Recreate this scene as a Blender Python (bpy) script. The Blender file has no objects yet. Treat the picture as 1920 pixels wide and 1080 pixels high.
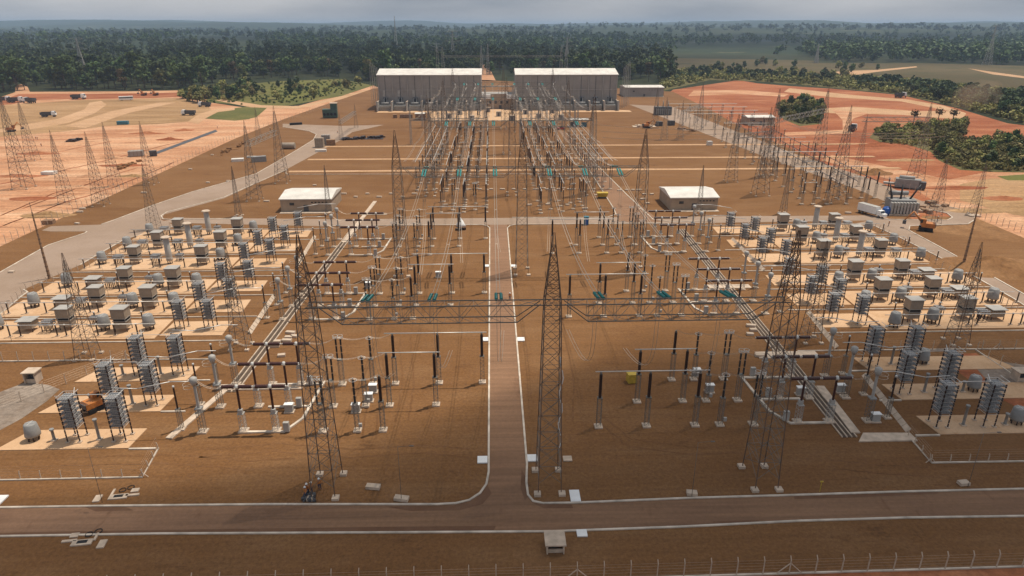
import bpy, bmesh, math, random
import numpy as np
from mathutils import Vector, Matrix
random.seed(7)
S = bpy.context.scene
COL = S.collection
# ------------------------------------------------------------------ camera, sky, sun, exposure
FPX, YH, CAMZ, XVP = 1260.0, 48.0, 55.0, 920.0          # focal length in photo pixels, horizon row, flying height
PIT = math.atan((540 - YH) / FPX)
YAW = math.atan((960 - XVP) * math.cos(PIT) / FPX)
cam = bpy.data.cameras.new('camera'); camo = bpy.data.objects.new('camera', cam); COL.objects.link(camo)
camo.location = (0, 0, CAMZ); camo.rotation_euler = (math.pi / 2 - PIT, 0, -YAW)
cam.sensor_width = 36; cam.lens = 36 * FPX / 1920; cam.clip_start = 0.5; cam.clip_end = 60000
S.camera = camo
SUNV = Vector((.32, .20, 1.0)).normalized()
EL = math.asin(SUNV.z); AZ = math.atan2(SUNV.x, SUNV.y)
w = bpy.data.worlds.new('World'); S.world = w; w.use_nodes = True
nt = w.node_tree; bg = nt.nodes['Background']
sky = nt.nodes.new('ShaderNodeTexSky'); sky.sky_type = 'NISHITA'; sky.sun_disc = False
sky.sun_elevation = math.radians(math.degrees(EL)); sky.sun_rotation = AZ
sky.air_density = 1.2; sky.dust_density = 2.5
tc = nt.nodes.new('ShaderNodeTexCoord')
mp = nt.nodes.new('ShaderNodeMapping'); mp.inputs['Scale'].default_value = (1.6, 1.6, 9.0)
ns = nt.nodes.new('ShaderNodeTexNoise'); ns.inputs['Scale'].default_value = 1.7; ns.inputs['Detail'].default_value = 5; ns.inputs['Roughness'].default_value = .5
cr = nt.nodes.new('ShaderNodeValToRGB')
cr.color_ramp.elements[0].position = .35; cr.color_ramp.elements[0].color = (2.9, 3.25, 3.8, 1)
cr.color_ramp.elements[1].position = .68; cr.color_ramp.elements[1].color = (5.7, 5.7, 5.85, 1)
mx = nt.nodes.new('ShaderNodeMixRGB'); mx.inputs['Fac'].default_value = .88
nt.links.new(tc.outputs['Generated'], mp.inputs['Vector']); nt.links.new(mp.outputs[0], ns.inputs['Vector'])
nt.links.new(ns.outputs['Fac'], cr.inputs['Fac']); nt.links.new(sky.outputs[0], mx.inputs[1]); nt.links.new(cr.outputs[0], mx.inputs[2])
nt.links.new(mx.outputs[0], bg.inputs['Color']); bg.inputs['Strength'].default_value = .105
sun = bpy.data.lights.new('sun', 'SUN'); sun.energy = 4.2; sun.angle = math.radians(.6); sun.color = (1, .91, .78)
suno = bpy.data.objects.new('sun', sun); COL.objects.link(suno); suno.location = (60, 50, 300)
suno.rotation_euler = SUNV.to_track_quat('Z', 'Y').to_euler()
S.view_settings.view_transform = 'Standard'; S.view_settings.look = 'None'; S.view_settings.gamma = 1; S.view_settings.use_curve_mapping = False
S.view_settings.exposure = 0.0
S.cycles.volume_bounces = 1 if hasattr(S, 'cycles') else 0
S.cycles.transparent_max_bounces = 16; S.cycles.max_bounces = 6
# ------------------------------------------------------------------ where a photo pixel meets the ground
cp, sp, cy, sy = math.cos(PIT), math.sin(PIT), math.cos(YAW), math.sin(YAW)
def G(x, y, z=0.0):
    u = x - 960; d = y - 540
    F = FPX * cp - d * sp; D = FPX * sp + d * cp; t = (CAMZ - z) / D
    return (u * t * cy + F * t * sy, F * t * cy - u * t * sy)
def GP(pts): return [G(*p) for p in pts]
# ------------------------------------------------------------------ materials
def mat(name, col, rough=.7, var=.18, scale=1.2, metal=0.0, col2=None, detail=4, bump=0.0, spec=None, coord='Object'):
    m = bpy.data.materials.new(name); m.use_nodes = True; t = m.node_tree; b = t.nodes['Principled BSDF']
    b.inputs['Roughness'].default_value = rough; b.inputs['Metallic'].default_value = metal
    if spec is not None: b.inputs['Specular IOR Level'].default_value = spec
    c = t.nodes.new('ShaderNodeTexCoord'); n = t.nodes.new('ShaderNodeTexNoise')
    n.inputs['Scale'].default_value = scale; n.inputs['Detail'].default_value = detail
    t.links.new(c.outputs[coord], n.inputs['Vector'])
    r = t.nodes.new('ShaderNodeValToRGB'); r.color_ramp.elements[0].position = .3; r.color_ramp.elements[1].position = .7
    lo = [x * (1 - var) for x in col]; hi = list(col2) if col2 else [min(1, x * (1 + var)) for x in col]
    r.color_ramp.elements[0].color = (*lo, 1); r.color_ramp.elements[1].color = (*hi, 1)
    t.links.new(n.outputs['Fac'], r.inputs['Fac']); t.links.new(r.outputs[0], b.inputs['Base Color'])
    if bump:
        bp = t.nodes.new('ShaderNodeBump'); bp.inputs['Strength'].default_value = bump; bp.inputs['Distance'].default_value = .1
        t.links.new(n.outputs['Fac'], bp.inputs['Height']); t.links.new(bp.outputs[0], b.inputs['Normal'])
    return m
def ground_mat(name, c0, c1, c2, fine=3.0, mid=.11, big=.018, c3=None, stretch=(1, 1, 1), speck=.35, bump=.5, rough=.95, streak=0.0):
    """large patches of c0/c1, mid blotches toward c2, fine grit speckle; c3 = rare stains"""
    m = bpy.data.materials.new(name); m.use_nodes = True; t = m.node_tree; b = t.nodes['Principled BSDF']
    b.inputs['Roughness'].default_value = rough; b.inputs['Specular IOR Level'].default_value = .15
    g = t.nodes.new('ShaderNodeNewGeometry'); mp = t.nodes.new('ShaderNodeMapping'); mp.inputs['Scale'].default_value = stretch
    t.links.new(g.outputs['Position'], mp.inputs['Vector'])
    def noise(s, d, v=None, rgh=.55):
        n = t.nodes.new('ShaderNodeTexNoise'); n.inputs['Scale'].default_value = s; n.inputs['Detail'].default_value = d
        n.inputs['Roughness'].default_value = rgh; t.links.new(v or mp.outputs[0], n.inputs['Vector']); return n
    def ramp(n, a, bb, ca, cb):
        r = t.nodes.new('ShaderNodeValToRGB'); r.color_ramp.elements[0].position = a; r.color_ramp.elements[1].position = bb
        r.color_ramp.elements[0].color = (*ca, 1); r.color_ramp.elements[1].color = (*cb, 1); t.links.new(n.outputs['Fac'], r.inputs['Fac']); return r
    def mix(a, bb, f, mode='MIX'):
        x = t.nodes.new('ShaderNodeMixRGB'); x.blend_type = mode
        if isinstance(f, float): x.inputs[0].default_value = f
        else: t.links.new(f, x.inputs[0])
        t.links.new(a, x.inputs[1]); t.links.new(bb, x.inputs[2]); return x.outputs[0]
    r1 = ramp(noise(big, 5), .38, .62, c0, c1)
    f2 = ramp(noise(mid, 6, rgh=.65), .46, .72, (0, 0, 0), (1, 1, 1))
    c2n = t.nodes.new('ShaderNodeRGB'); c2n.outputs[0].default_value = (*c2, 1)
    o = mix(r1.outputs[0], c2n.outputs[0], f2.outputs[0])
    if c3:
        f3 = ramp(noise(mid * 2.3, 4, rgh=.7), .60, .70, (0, 0, 0), (1, 1, 1)); c3n = t.nodes.new('ShaderNodeRGB'); c3n.outputs[0].default_value = (*c3, 1)
        o = mix(o, c3n.outputs[0], f3.outputs[0])
    nf = noise(fine, 3, g.outputs['Position'], .8)
    sp_ = ramp(nf, .25, .75, (1 - speck,) * 3, (1 + speck * .8,) * 3)
    o = mix(o, sp_.outputs[0], 1.0, 'MULTIPLY')
    if streak:      # wheel ruts and rake marks: thin stretched noise in two directions
        for rot, sx_, sy_ in ((.12, .035, 1.1), (1.45, .05, 1.6)):
            m2 = t.nodes.new('ShaderNodeMapping'); m2.inputs['Rotation'].default_value = (0, 0, rot); m2.inputs['Scale'].default_value = (sx_, sy_, 1)
            t.links.new(g.outputs['Position'], m2.inputs['Vector'])
            ws = noise(1.0, 4, m2.outputs[0], .6); wr = ramp(ws, .36, .66, (1 - streak,) * 3, (1 + streak * .7,) * 3); o = mix(o, wr.outputs[0], 1.0, 'MULTIPLY')
    t.links.new(o, b.inputs['Base Color'])
    if bump:
        bp = t.nodes.new('ShaderNodeBump'); bp.inputs['Strength'].default_value = bump; bp.inputs['Distance'].default_value = .06
        t.links.new(nf.outputs['Fac'], bp.inputs['Height']); t.links.new(bp.outputs[0], b.inputs['Normal'])
    return m
M = {}
M['gravel'] = ground_mat('gravel', (.172, .082, .031), (.212, .105, .042), (.230, .123, .055), fine=2.2, c3=(.150, .072, .029), streak=.06, stretch=(.5, 1.2, 1))
M['ground'] = ground_mat('ground_soil', (.022, .028, .011), (.04, .044, .018), (.018, .026, .01), fine=.5, mid=.02, big=.003, bump=0)
M['red'] = ground_mat('red_earth', (.27, .082, .034), (.37, .132, .058), (.43, .19, .095), fine=.9, mid=.05, big=.016, c3=(.22, .065, .027), stretch=(.55, 1.3, 1), streak=.14)
M['pink'] = ground_mat('pale_red_earth', (.43, .20, .10), (.585, .315, .175), (.68, .43, .265), fine=.8, mid=.06, big=.02, c3=(.34, .14, .062), stretch=(.45, 1.4, 1), streak=.2)
M['tan'] = ground_mat('tan_earth', (.40, .235, .115), (.31, .185, .085), (.48, .30, .16), fine=.8, mid=.05, big=.02, c3=(.25, .15, .065), stretch=(.35, 1.4, 1), streak=.2)
M['track'] = ground_mat('dirt_track', (.50, .305, .17), (.56, .35, .205), (.44, .26, .135), fine=.9, mid=.06, big=.02, streak=.12)
M['asphalt'] = ground_mat('dusty_asphalt', (.245, .138, .078), (.28, .16, .095), (.23, .128, .075), fine=2.0, mid=.16, big=.03, c3=(.17, .088, .048), stretch=(.5, .16, 1), streak=.12, speck=.16, bump=.15, rough=.85)
M['asphalt2'] = ground_mat('grey_asphalt', (.30, .215, .155), (.34, .25, .19), (.27, .19, .135), fine=1.6, mid=.1, big=.03, speck=.14, bump=.12, rough=.85)
M['pad'] = ground_mat('concrete_pad', (.55, .35, .20), (.61, .41, .255), (.49, .30, .165), fine=2.5, mid=.25, big=.05, c3=(.48, .28, .15), speck=.12, bump=.1)
M['grass'] = ground_mat('meadow_grass', (.12, .115, .035), (.17, .145, .045), (.085, .095, .025), fine=.7, mid=.05, big=.02)
M['field'] = ground_mat('dry_field', (.085, .064, .027), (.12, .09, .042), (.055, .056, .02), fine=.4, mid=.02, big=.005, bump=0)
M['under'] = ground_mat('undergrowth', (.085, .082, .026), (.13, .115, .042), (.17, .13, .06), fine=.5, mid=.09, big=.03, bump=0)
M['mud'] = ground_mat('grey_mud', (.24, .19, .15), (.32, .26, .21), (.19, .135, .095), fine=1.2, mid=.25, big=.1, streak=.1)
M['yellowgrass'] = ground_mat('bright_grass', (.125, .125, .03), (.17, .155, .042), (.085, .10, .028), fine=.6, mid=.06, big=.03)
M['kerb'] = mat('white_kerb', (.55, .47, .38), .8, .3, .5, coord='Object')
M['white'] = mat('white_paint', (.80, .80, .78), .6, .06, .8)
M['slab'] = mat('concrete_slab', (.52, .41, .31), .85, .22, .9)
M['steel'] = mat('galvanised_steel', (.17, .155, .135), .55, .2, 1.5, .35)
M['lattice'] = mat('sunlit_galvanised_steel', (.30, .27, .235), .5, .15, 1.5, .3)  # lighter copy of the galvanised steel, sunlit brightness put into its colour
M['trench'] = mat('trench_floor', (.085, .055, .034), .9, .3, .8)
M['damp'] = ground_mat('damp_stain', (.15, .078, .044), (.17, .092, .054), (.19, .105, .062), fine=1.5, mid=.4, big=.1, speck=.12, bump=0)
M['rutted'] = ground_mat('rutted_gravel', (.150, .071, .028), (.175, .086, .036), (.20, .104, .047), fine=2.0, mid=.3, big=.05)
M['rust'] = mat('weathered_steel', (.15, .095, .065), .65, .25, .8, .2)
M['silver'] = mat('bright_aluminium', (.62, .60, .56), .4, .1, 1.0, .35)
M['brown'] = mat('brown_porcelain', (.026, .011, .008), .35, .3, 3.0)
M['dark'] = mat('dark_polymer', (.016, .013, .012), .5, .3, 3.0)
M['red_ins'] = mat('oxblood_porcelain', (.050, .014, .010), .3, .25, 3.0)
M['teal'] = mat('teal_glass', (.03, .25, .235), .25, .15, 3.0)
M['grey'] = mat('grey_paint', (.25, .245, .235), .55, .12, 1.2)
M['lgrey'] = mat('pale_grey_paint', (.37, .35, .32), .6, .15, .7)
M['capgrey'] = mat('capacitor_grey', (.33, .335, .34), .45, .2, 2.0, .25)
M['beige'] = mat('beige_sheet', (.30, .24, .18), .65, .15, .8)
M['hallwall'] = mat('hall_cladding', (.29, .265, .24), .7, .16, .12, detail=6)
M['hallcol'] = mat('hall_column', (.33, .305, .28), .75, .1, .3)
M['roof'] = mat('white_roof', (.66, .62, .56), .55, .16, .25)
M['housewall'] = mat('house_wall', (.36, .27, .19), .85, .15, .4)
M['dkgrey'] = mat('dark_grey_metal', (.07, .07, .075), .6, .2, 1.0)
M['black'] = mat('black_rubber', (.012, .012, .012), .8, .2, 2.0)
M['orange'] = mat('orange_paint', (.45, .16, .035), .5, .25, 2.0)
M['yellow'] = mat('yellow_paint', (.48, .33, .04), .5, .2, 2.0)
M['blue'] = mat('blue_plastic', (.012, .09, .36), .45, .15, 2.0)
M['bluegreen'] = mat('blue_green_plastic', (.03, .16, .22), .5, .15, 1.0)
M['green'] = mat('green_paint', (.05, .10, .075), .5, .2, 1.0)
M['redp'] = mat('red_paint', (.40, .03, .02), .5, .2, 2.0)
M['wood'] = mat('weathered_timber', (.25, .15, .085), .85, .3, 1.5)
M['glass'] = mat('dark_window', (.03, .035, .04), .15, .2, 1.0)
M['skin'] = mat('skin', (.25, .13, .085), .6, .1, 5.0)
M['navy'] = mat('navy_cloth', (.03, .04, .08), .9, .2, 5.0)
M['cable'] = mat('conductor_wire', (.52, .44, .36), .5, .1, .3, .3)
M['soil'] = ground_mat('soil_heap', (.22, .11, .045), (.27, .145, .065), (.17, .08, .03), fine=.8, mid=.15, big=.05)
def leaf_mat(name, c0, c1, c2, sc=.35):
    m = bpy.data.materials.new(name); m.use_nodes = True; t = m.node_tree; b = t.nodes['Principled BSDF']
    b.inputs['Roughness'].default_value = .65; b.inputs['Specular IOR Level'].default_value = .2
    g = t.nodes.new('ShaderNodeNewGeometry'); n = t.nodes.new('ShaderNodeTexNoise'); n.inputs['Scale'].default_value = sc; n.inputs['Detail'].default_value = 3
    t.links.new(g.outputs['Position'], n.inputs['Vector'])
    oi = t.nodes.new('ShaderNodeObjectInfo'); n2 = t.nodes.new('ShaderNodeTexNoise'); n2.inputs['Scale'].default_value = .02; n2.inputs['Detail'].default_value = 4
    t.links.new(g.outputs['Position'], n2.inputs['Vector'])
    r = t.nodes.new('ShaderNodeValToRGB'); e = r.color_ramp.elements; e[0].position = .3; e[0].color = (*c0, 1); e[1].position = .72; e[1].color = (*c2, 1)
    k = e.new(.5); k.color = (*c1, 1)
    t.links.new(n.outputs['Fac'], r.inputs['Fac'])
    h = t.nodes.new('ShaderNodeHueSaturation'); mr = t.nodes.new('ShaderNodeMapRange'); mr.inputs['To Min'].default_value = .5; mr.inputs['To Max'].default_value = 1.7
    mr2 = t.nodes.new('ShaderNodeMapRange'); mr2.inputs['To Min'].default_value = .48; mr2.inputs['To Max'].default_value = .52
    ad = t.nodes.new('ShaderNodeMath'); ad.operation = 'ADD'; fr = t.nodes.new('ShaderNodeMath'); fr.operation = 'FRACT'
    ml = t.nodes.new('ShaderNodeMath'); ml.operation = 'MULTIPLY'; ml.inputs[1].default_value = 2.0
    t.links.new(n2.outputs['Fac'], ml.inputs[0]); t.links.new(ml.outputs[0], ad.inputs[0]); t.links.new(oi.outputs['Random'], ad.inputs[1]); t.links.new(ad.outputs[0], fr.inputs[0])
    t.links.new(fr.outputs[0], mr.inputs['Value']); t.links.new(mr.outputs[0], h.inputs['Value'])
    t.links.new(oi.outputs['Random'], mr2.inputs['Value']); t.links.new(mr2.outputs[0], h.inputs['Hue'])
    t.links.new(r.outputs[0], h.inputs['Color']); t.links.new(h.outputs[0], b.inputs['Base Color'])
    return m
M['leaf'] = leaf_mat('forest_leaves', (.026, .046, .013), (.048, .078, .021), (.088, .112, .032))
M['leaf2'] = leaf_mat('bush_leaves', (.05, .066, .016), (.09, .105, .027), (.145, .14, .045))
M['leaf4'] = leaf_mat('scrub_leaves', (.10, .105, .028), (.17, .16, .045), (.26, .20, .075))
M['leaf3'] = leaf_mat('dry_leaves', (.07, .055, .022), (.10, .075, .03), (.13, .09, .035))
M['bark'] = mat('bark', (.12, .085, .06), .9, .3, 2.0)
# ------------------------------------------------------------------ mesh helpers
class MB:
    def __init__(s): s.v = []; s.f = []; s.sm = []
    def add(s, vs, fs, sm=False):
        o = len(s.v); s.v += vs; s.f += [tuple(i + o for i in f) for f in fs]; s.sm += [sm] * len(fs); return s
    def box(s, c, d, rz=0.0):
        x, y, z = c; a, b, h = d[0] / 2, d[1] / 2, d[2] / 2; ca, sa = math.cos(rz), math.sin(rz); vs = []
        for dz in (-h, h):
            for dx, dy in ((-a, -b), (a, -b), (a, b), (-a, b)): vs.append((x + dx * ca - dy * sa, y + dx * sa + dy * ca, z + dz))
        return s.add(vs, [(3, 2, 1, 0), (4, 5, 6, 7), (0, 1, 5, 4), (1, 2, 6, 5), (2, 3, 7, 6), (3, 0, 4, 7)])
    def bar(s, p, q, r, n=4, r2=None, caps=True):
        p = Vector(p); q = Vector(q); d = q - p
        if d.length < 1e-6: return s
        d.normalize(); up = Vector((0, 0, 1)) if abs(d.z) < .95 else Vector((1, 0, 0))
        a = d.cross(up).normalized(); b = d.cross(a); r2 = r if r2 is None else r2; vs = []
        for c, rr in ((p, r), (q, r2)):
            for i in range(n):
                t = 2 * math.pi * (i + .5) / n; vs.append(tuple(c + a * (math.cos(t) * rr) + b * (math.sin(t) * rr)))
        fs = [(i, (i + 1) % n, n + (i + 1) % n, n + i) for i in range(n)]
        if caps: fs += [tuple(range(n))[::-1], tuple(range(n, 2 * n))]
        return s.add(vs, fs, n > 5)
    def path(s, pts, r, n=5):
        for a, b in zip(pts, pts[1:]): s.bar(a, b, r, n)
        return s
    def lathe(s, c, prof, n=10, sm=True, axis='z'):
        vs = []
        for r, z in prof:
            for i in range(n):
                t = 2 * math.pi * i / n; x, y = r * math.cos(t), r * math.sin(t)
                vs.append((c[0] + x, c[1] + y, c[2] + z) if axis == 'z' else ((c[0] + z, c[1] + x, c[2] + y) if axis == 'x' else (c[0] + x, c[1] + z, c[2] + y)))
        fs = []; k = len(prof)
        for j in range(k - 1):
            for i in range(n): fs.append((j * n + i, j * n + (i + 1) % n, (j + 1) * n + (i + 1) % n, (j + 1) * n + i))
        s.add(vs, fs, sm); o = len(s.v) - len(vs)
        s.f += [tuple(o + i for i in range(n))[::-1], tuple(o + (k - 1) * n + i for i in range(n))]; s.sm += [False, False]
        return s
    def prism(s, pts, z0, z1):
        n = len(pts)
        if sum(a[0] * b[1] - b[0] * a[1] for a, b in zip(pts, pts[1:] + pts[:1])) < 0: pts = pts[::-1]
        vs = [(x, y, z0) for x, y in pts] + [(x, y, z1) for x, y in pts]
        return s.add(vs, [tuple(range(n))[::-1], tuple(range(n, 2 * n))] + [(i, (i + 1) % n, n + (i + 1) % n, n + i) for i in range(n)])
    def sheet(s, pts, z):
        if sum(a[0] * b[1] - b[0] * a[1] for a, b in zip(pts, pts[1:] + pts[:1])) < 0: pts = pts[::-1]
        return s.add([(x, y, z) for x, y in pts], [tuple(range(len(pts)))])
    def strip(s, pts, wd, z0, z1):
        L = []; R = []
        for i, p in enumerate(pts):
            a = Vector(pts[max(0, i - 1)]); b = Vector(pts[min(len(pts) - 1, i + 1)]); d = (b - a).normalized(); nrm = Vector((-d.y, d.x)) * wd / 2
            L.append((p[0] + nrm.x, p[1] + nrm.y)); R.append((p[0] - nrm.x, p[1] - nrm.y))
        for i in range(len(pts) - 1):
            q = [L[i], L[i + 1], R[i + 1], R[i]]
            if sum(a[0] * b[1] - b[0] * a[1] for a, b in zip(q, q[1:] + q[:1])) < 0: q = q[::-1]
            vs = [(x, y, z0) for x, y in q] + [(x, y, z1) for x, y in q]
            s.add(vs, [(4, 5, 6, 7), (0, 1, 5, 4), (1, 2, 6, 5), (2, 3, 7, 6), (3, 0, 4, 7)])
        return s
    def ring(s, c, R, r, n=12):
        pts = [(c[0] + R * math.cos(2 * math.pi * i / n), c[1] + R * math.sin(2 * math.pi * i / n), c[2]) for i in range(n + 1)]
        return s.path(pts, r, 4)
    def mesh(s, name, m):
        me = bpy.data.meshes.new(name); me.from_pydata(s.v, [], s.f); me.update()
        me.polygons.foreach_set('use_smooth', s.sm); me.materials.append(M[m] if isinstance(m, str) else m); return me
    def build(s, name, m, parent=None, loc=(0, 0, 0)):
        o = bpy.data.objects.new(name, s.mesh(name, m)); COL.objects.link(o); o.location = loc
        if parent is not None: o.parent = parent
        return o
LABELS = {}
def tag(o, label, cat, group=None):
    n = len(label.split()); (4 <= n <= 16) or print('BADLABEL', n, label)
    o['label'] = label; o['category'] = cat
    if group: o['group'] = group
    LABELS[label] = LABELS.get(label, 0) + 1
    return o
def struct(name, mb, m, kind='structure'):
    o = mb.build(name, m); o['kind'] = kind; return o
def empty(name, loc=(0, 0, 0), rz=0.0):
    o = bpy.data.objects.new(name, None); COL.objects.link(o); o.location = loc; o.rotation_euler = (0, 0, rz); return o
KIDS = {}
def kids(o): return [c for c in o.children]
class Kind:
    """one thing with its parts; put() moves the first one and copies it after that"""
    def __init__(s, root, cat, group): s.root = root; s.cat = cat; s.group = group; s.used = False; s.tree = [(c, list(c.children)) for c in root.children]
    def put(s, x, y, label, rz=0.0, z=0.0, group=None, sc=1.0):
        if not s.used: r = s.root; s.used = True
        else:
            r = s.root.copy(); COL.objects.link(r)
            for c, gs in s.tree:
                k = c.copy(); COL.objects.link(k); k.parent = r
                for g in gs:
                    h = g.copy(); COL.objects.link(h); h.parent = k
        r.location = (x, y, z); r.rotation_euler = (0, 0, rz); r.scale = (sc, sc, sc) if not isinstance(sc, tuple) else sc
        if 'group' in r: del r['group']
        return tag(r, label, s.cat, group or s.group)
ORD = ['first', 'second', 'third', 'fourth', 'fifth', 'sixth', 'seventh', 'eighth', 'ninth', 'tenth', 'eleventh', 'twelfth', 'thirteenth', 'fourteenth', 'fifteenth', 'sixteenth', 'seventeenth', 'eighteenth', 'nineteenth', 'twentieth']
# ================================================================== THE SETTING
from mathutils import noise as mn
def hill_h(x, y):
    r = math.hypot(x, y)
    def ss(a, b): t = max(0, min(1, (r - a) / (b - a))); return t * t * (3 - 2 * t)
    n1 = mn.noise(Vector((x * .00042 + 3.1, y * .00055, 1.7))); n2 = mn.noise(Vector((x * .0013, y * .0016, 8.2)))
    return ss(1300, 2600) * (10 + 20 * n1 + 10 * n2) + ss(2800, 5600) * (34 + 34 * n1 + 9 * n2) + ss(6500, 9500) * (30 + 25 * n1) + (3.0 * mn.noise(Vector((x * .012, y * .012, 0))) if r > 2000 else 0)
def terrain(name, r0, r1, nr, na, m, a0=-math.pi, a1=math.pi, dz=0.0):
    mb = MB(); vs = []; closed = (a1 - a0) > 6.28
    for j in range(nr + 1):
        r = r0 * (r1 / r0) ** (j / nr)
        for i in range(na + (0 if closed else 1)):
            a = a0 + (a1 - a0) * i / na; x, y = r * math.sin(a), r * math.cos(a); vs.append((x, y, hill_h(x, y) + dz))
    k = na if closed else na + 1; fs = []
    for j in range(nr):
        for i in range(na):
            a, b = j * k + i, j * k + (i + 1) % k; fs.append((a, a + k, b + k, b))
    if closed: vs.append((0, 0, dz)); fs += [(len(vs) - 1, i, (i + 1) % k) for i in range(k)]
    mb.add(vs, fs, True); return struct(name, mb, m)
M['hill'] = ground_mat('hill_forest', (.020, .034, .013), (.036, .052, .02), (.055, .062, .028), fine=.06, mid=.004, big=.0012, c3=(.15, .14, .075), stretch=(.5, 1, 1), speck=.5, bump=0)
terrain('ground', 20, 1500, 26, 120, 'ground', dz=-.16)
terrain('hills', 1500, 15500, 90, 420, 'hill', -1.2, 1.25, dz=-.3)
def zone(name, pts, m, z, kind='structure'): return struct(name, MB().sheet(GP(pts), z), m, kind)
FEN_L = [(-260, 585), (0, 462), (80, 425), (240, 352), (440, 260), (530, 224), (610, 196), (700, 166)]
zone('red_earth', [(-420, 640), (-300, 200), (0, 182), (30, 172), (250, 171), (384, 168), (395, 192), (470, 203), (560, 198), (700, 160), (720, 168), (610, 240), (240, 420), (0, 560)], 'pink', -.12)
zone('red_earth', [(-300, 214), (0, 190), (35, 176), (250, 175), (385, 172), (385, 181), (250, 184), (60, 187), (0, 200), (-250, 222)], 'red', -.10)
zone('tan_field', [(-300, 262), (-250, 222), (0, 197), (160, 187), (330, 184), (385, 192), (400, 210), (372, 226), (300, 232), (200, 236), (120, 246), (0, 256)], 'tan', -.08)
zone('dirt_track', [(-40, 250), (30, 236), (110, 222), (158, 205), (168, 192), (190, 189), (200, 196), (178, 212), (130, 230), (60, 242), (0, 248)], 'track', -.06)
zone('dirt_track', [(120, 236), (210, 208), (300, 192), (330, 192), (240, 212), (160, 240)], 'track', -.055)
zone('dirt_track', [(352, 228), (372, 214), (405, 204), (440, 202), (440, 206), (408, 210), (385, 222), (372, 232)], 'track', -.05)
zone('dirt_track', [(28, 172), (30, 160), (40, 158), (52, 163), (56, 172)], 'pink', -.05)
zone('grass_patch', [(384, 222), (410, 206), (470, 199), (504, 199), (478, 222), (440, 226)], 'grass', -.06)
zone('meadow', [(388, 192), (384, 172), (440, 160), (520, 152), (640, 148), (700, 160), (640, 180), (540, 198), (470, 200), (430, 194)], 'grass', -.07)
zone('meadow', [(498, 168), (560, 152), (625, 152), (640, 168), (580, 186), (520, 190)], 'yellowgrass', -.05)
zone('dirt_track', [(404, 188), (420, 186), (490, 197), (560, 199), (690, 168), (700, 172), (560, 204), (470, 201)], 'track', -.045)
zone('dirt_track', [(470, 222), (560, 203), (705, 172), (712, 182), (640, 215), (560, 236), (480, 250), (250, 330), (240, 322)], 'pink', -.04)
# east side
zone('dirt_track', [(902, 152), (904, 122), (914, 120), (922, 136), (930, 152)], 'pink', -.02)
zone('red_earth', [(1236, 186), (1262, 168), (1385, 150), (1420, 156), (1480, 161), (1560, 166), (1690, 178), (1800, 204), (1890, 231), (2050, 250), (2300, 420), (2300, 640), (1990, 600), (1700, 470), (1500, 330), (1330, 230)], 'red', -.12)
zone('dirt_track', [(1480, 165), (1600, 178), (1700, 186), (1770, 198), (1812, 212), (1806, 222), (1775, 222), (1690, 215), (1560, 212), (1500, 205), (1600, 200), (1720, 208), (1780, 208), (1690, 190), (1560, 182), (1470, 172)], 'track', -.09)
zone('dirt_track', [(1300, 170), (1390, 168), (1480, 176), (1470, 181), (1380, 176), (1290, 180)], 'pink', -.085)
zone('dirt_track', [(1560, 205), (1630, 212), (1600, 222), (1590, 240), (1600, 250), (1470, 254), (1470, 248), (1580, 243), (1580, 225)], 'pink', -.08)
zone('tan_field', [(2100, 320), (1850, 322), (1780, 336), (1690, 318), (1560, 290), (1540, 300), (1700, 345), (1790, 400), (1880, 430), (2100, 520)], 'pink', -.10)
zone('tan_field', [(2100, 336), (1860, 334), (1800, 345), (1800, 375), (1900, 402), (2100, 430)], 'tan', -.07)
zone('bare_soil', [(1730, 404), (1830, 408), (2050, 500), (2300, 660), (1920, 545), (1740, 440), (1722, 420)], 'soil', -.06)
zone('grass_patch', [(1870, 330), (1960, 324), (2050, 330), (1960, 338), (1890, 338)], 'yellowgrass', -.055)
zone('dry_field', [(1290, 150), (1250, 122), (1400, 112), (1540, 118), (1700, 118), (1920, 122), (2300, 128), (2300, 200), (1920, 196), (1700, 165), (1560, 152), (1400, 144)], 'field', -.11)
zone('dry_field', [(1180, 110), (1330, 100), (1500, 108), (1540, 116), (1380, 116), (1240, 120)], 'field', -.10)
zone('dirt_track', [(1540, 138), (1580, 133), (1640, 131), (1718, 124), (1720, 126), (1640, 135), (1600, 141), (1556, 142)], 'track', -.09)
zone('dirt_track', [(1815, 128), (1870, 136), (1930, 144), (2000, 150), (2000, 153), (1925, 147), (1860, 139)], 'track', -.09)
zone('dry_field', [(-60, 74), (150, 70), (330, 72), (420, 76), (300, 80), (90, 80)], 'field', .2)
struct('undergrowth', MB().sheet(GP([(1458, 210), (1480, 190), (1512, 188), (1540, 204), (1540, 232), (1500, 236), (1470, 224)]), -.085), 'under')
struct('undergrowth', MB().sheet(GP([(1630, 258), (1640, 246), (1665, 237), (1720, 244), (1760, 231), (1815, 230), (1812, 250), (1790, 262), (1930, 262), (2100, 262), (2100, 326), (1860, 322), (1800, 318), (1760, 300), (1745, 284), (1700, 270), (1650, 266)]), -.085), 'under')
struct('undergrowth', MB().sheet(GP([(1236, 172), (1330, 150), (1420, 152), (1560, 164), (1690, 177), (1810, 204), (1930, 234), (2200, 254), (2200, 196), (1920, 178), (1740, 158), (1560, 144), (1440, 138), (1330, 130), (1236, 132)]), -.095), 'under')
struct('mud_patch', MB().sheet(GP([(-40, 760), (0, 735), (50, 716), (92, 722), (112, 730), (88, 752), (40, 785), (-10, 812), (-60, 830)]), .004), 'mud')
struct('mud_patch', MB().sheet(GP([(1830, 690), (1880, 678), (1960, 690), (1960, 742), (1890, 735), (1850, 712)]), .004), 'mud')
struct('mud_patch', MB().sheet(GP([(1780, 664), (1830, 662), (1900, 705), (1935, 745), (1960, 780), (1900, 760), (1850, 735), (1800, 700)]), .002), 'red')
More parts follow.
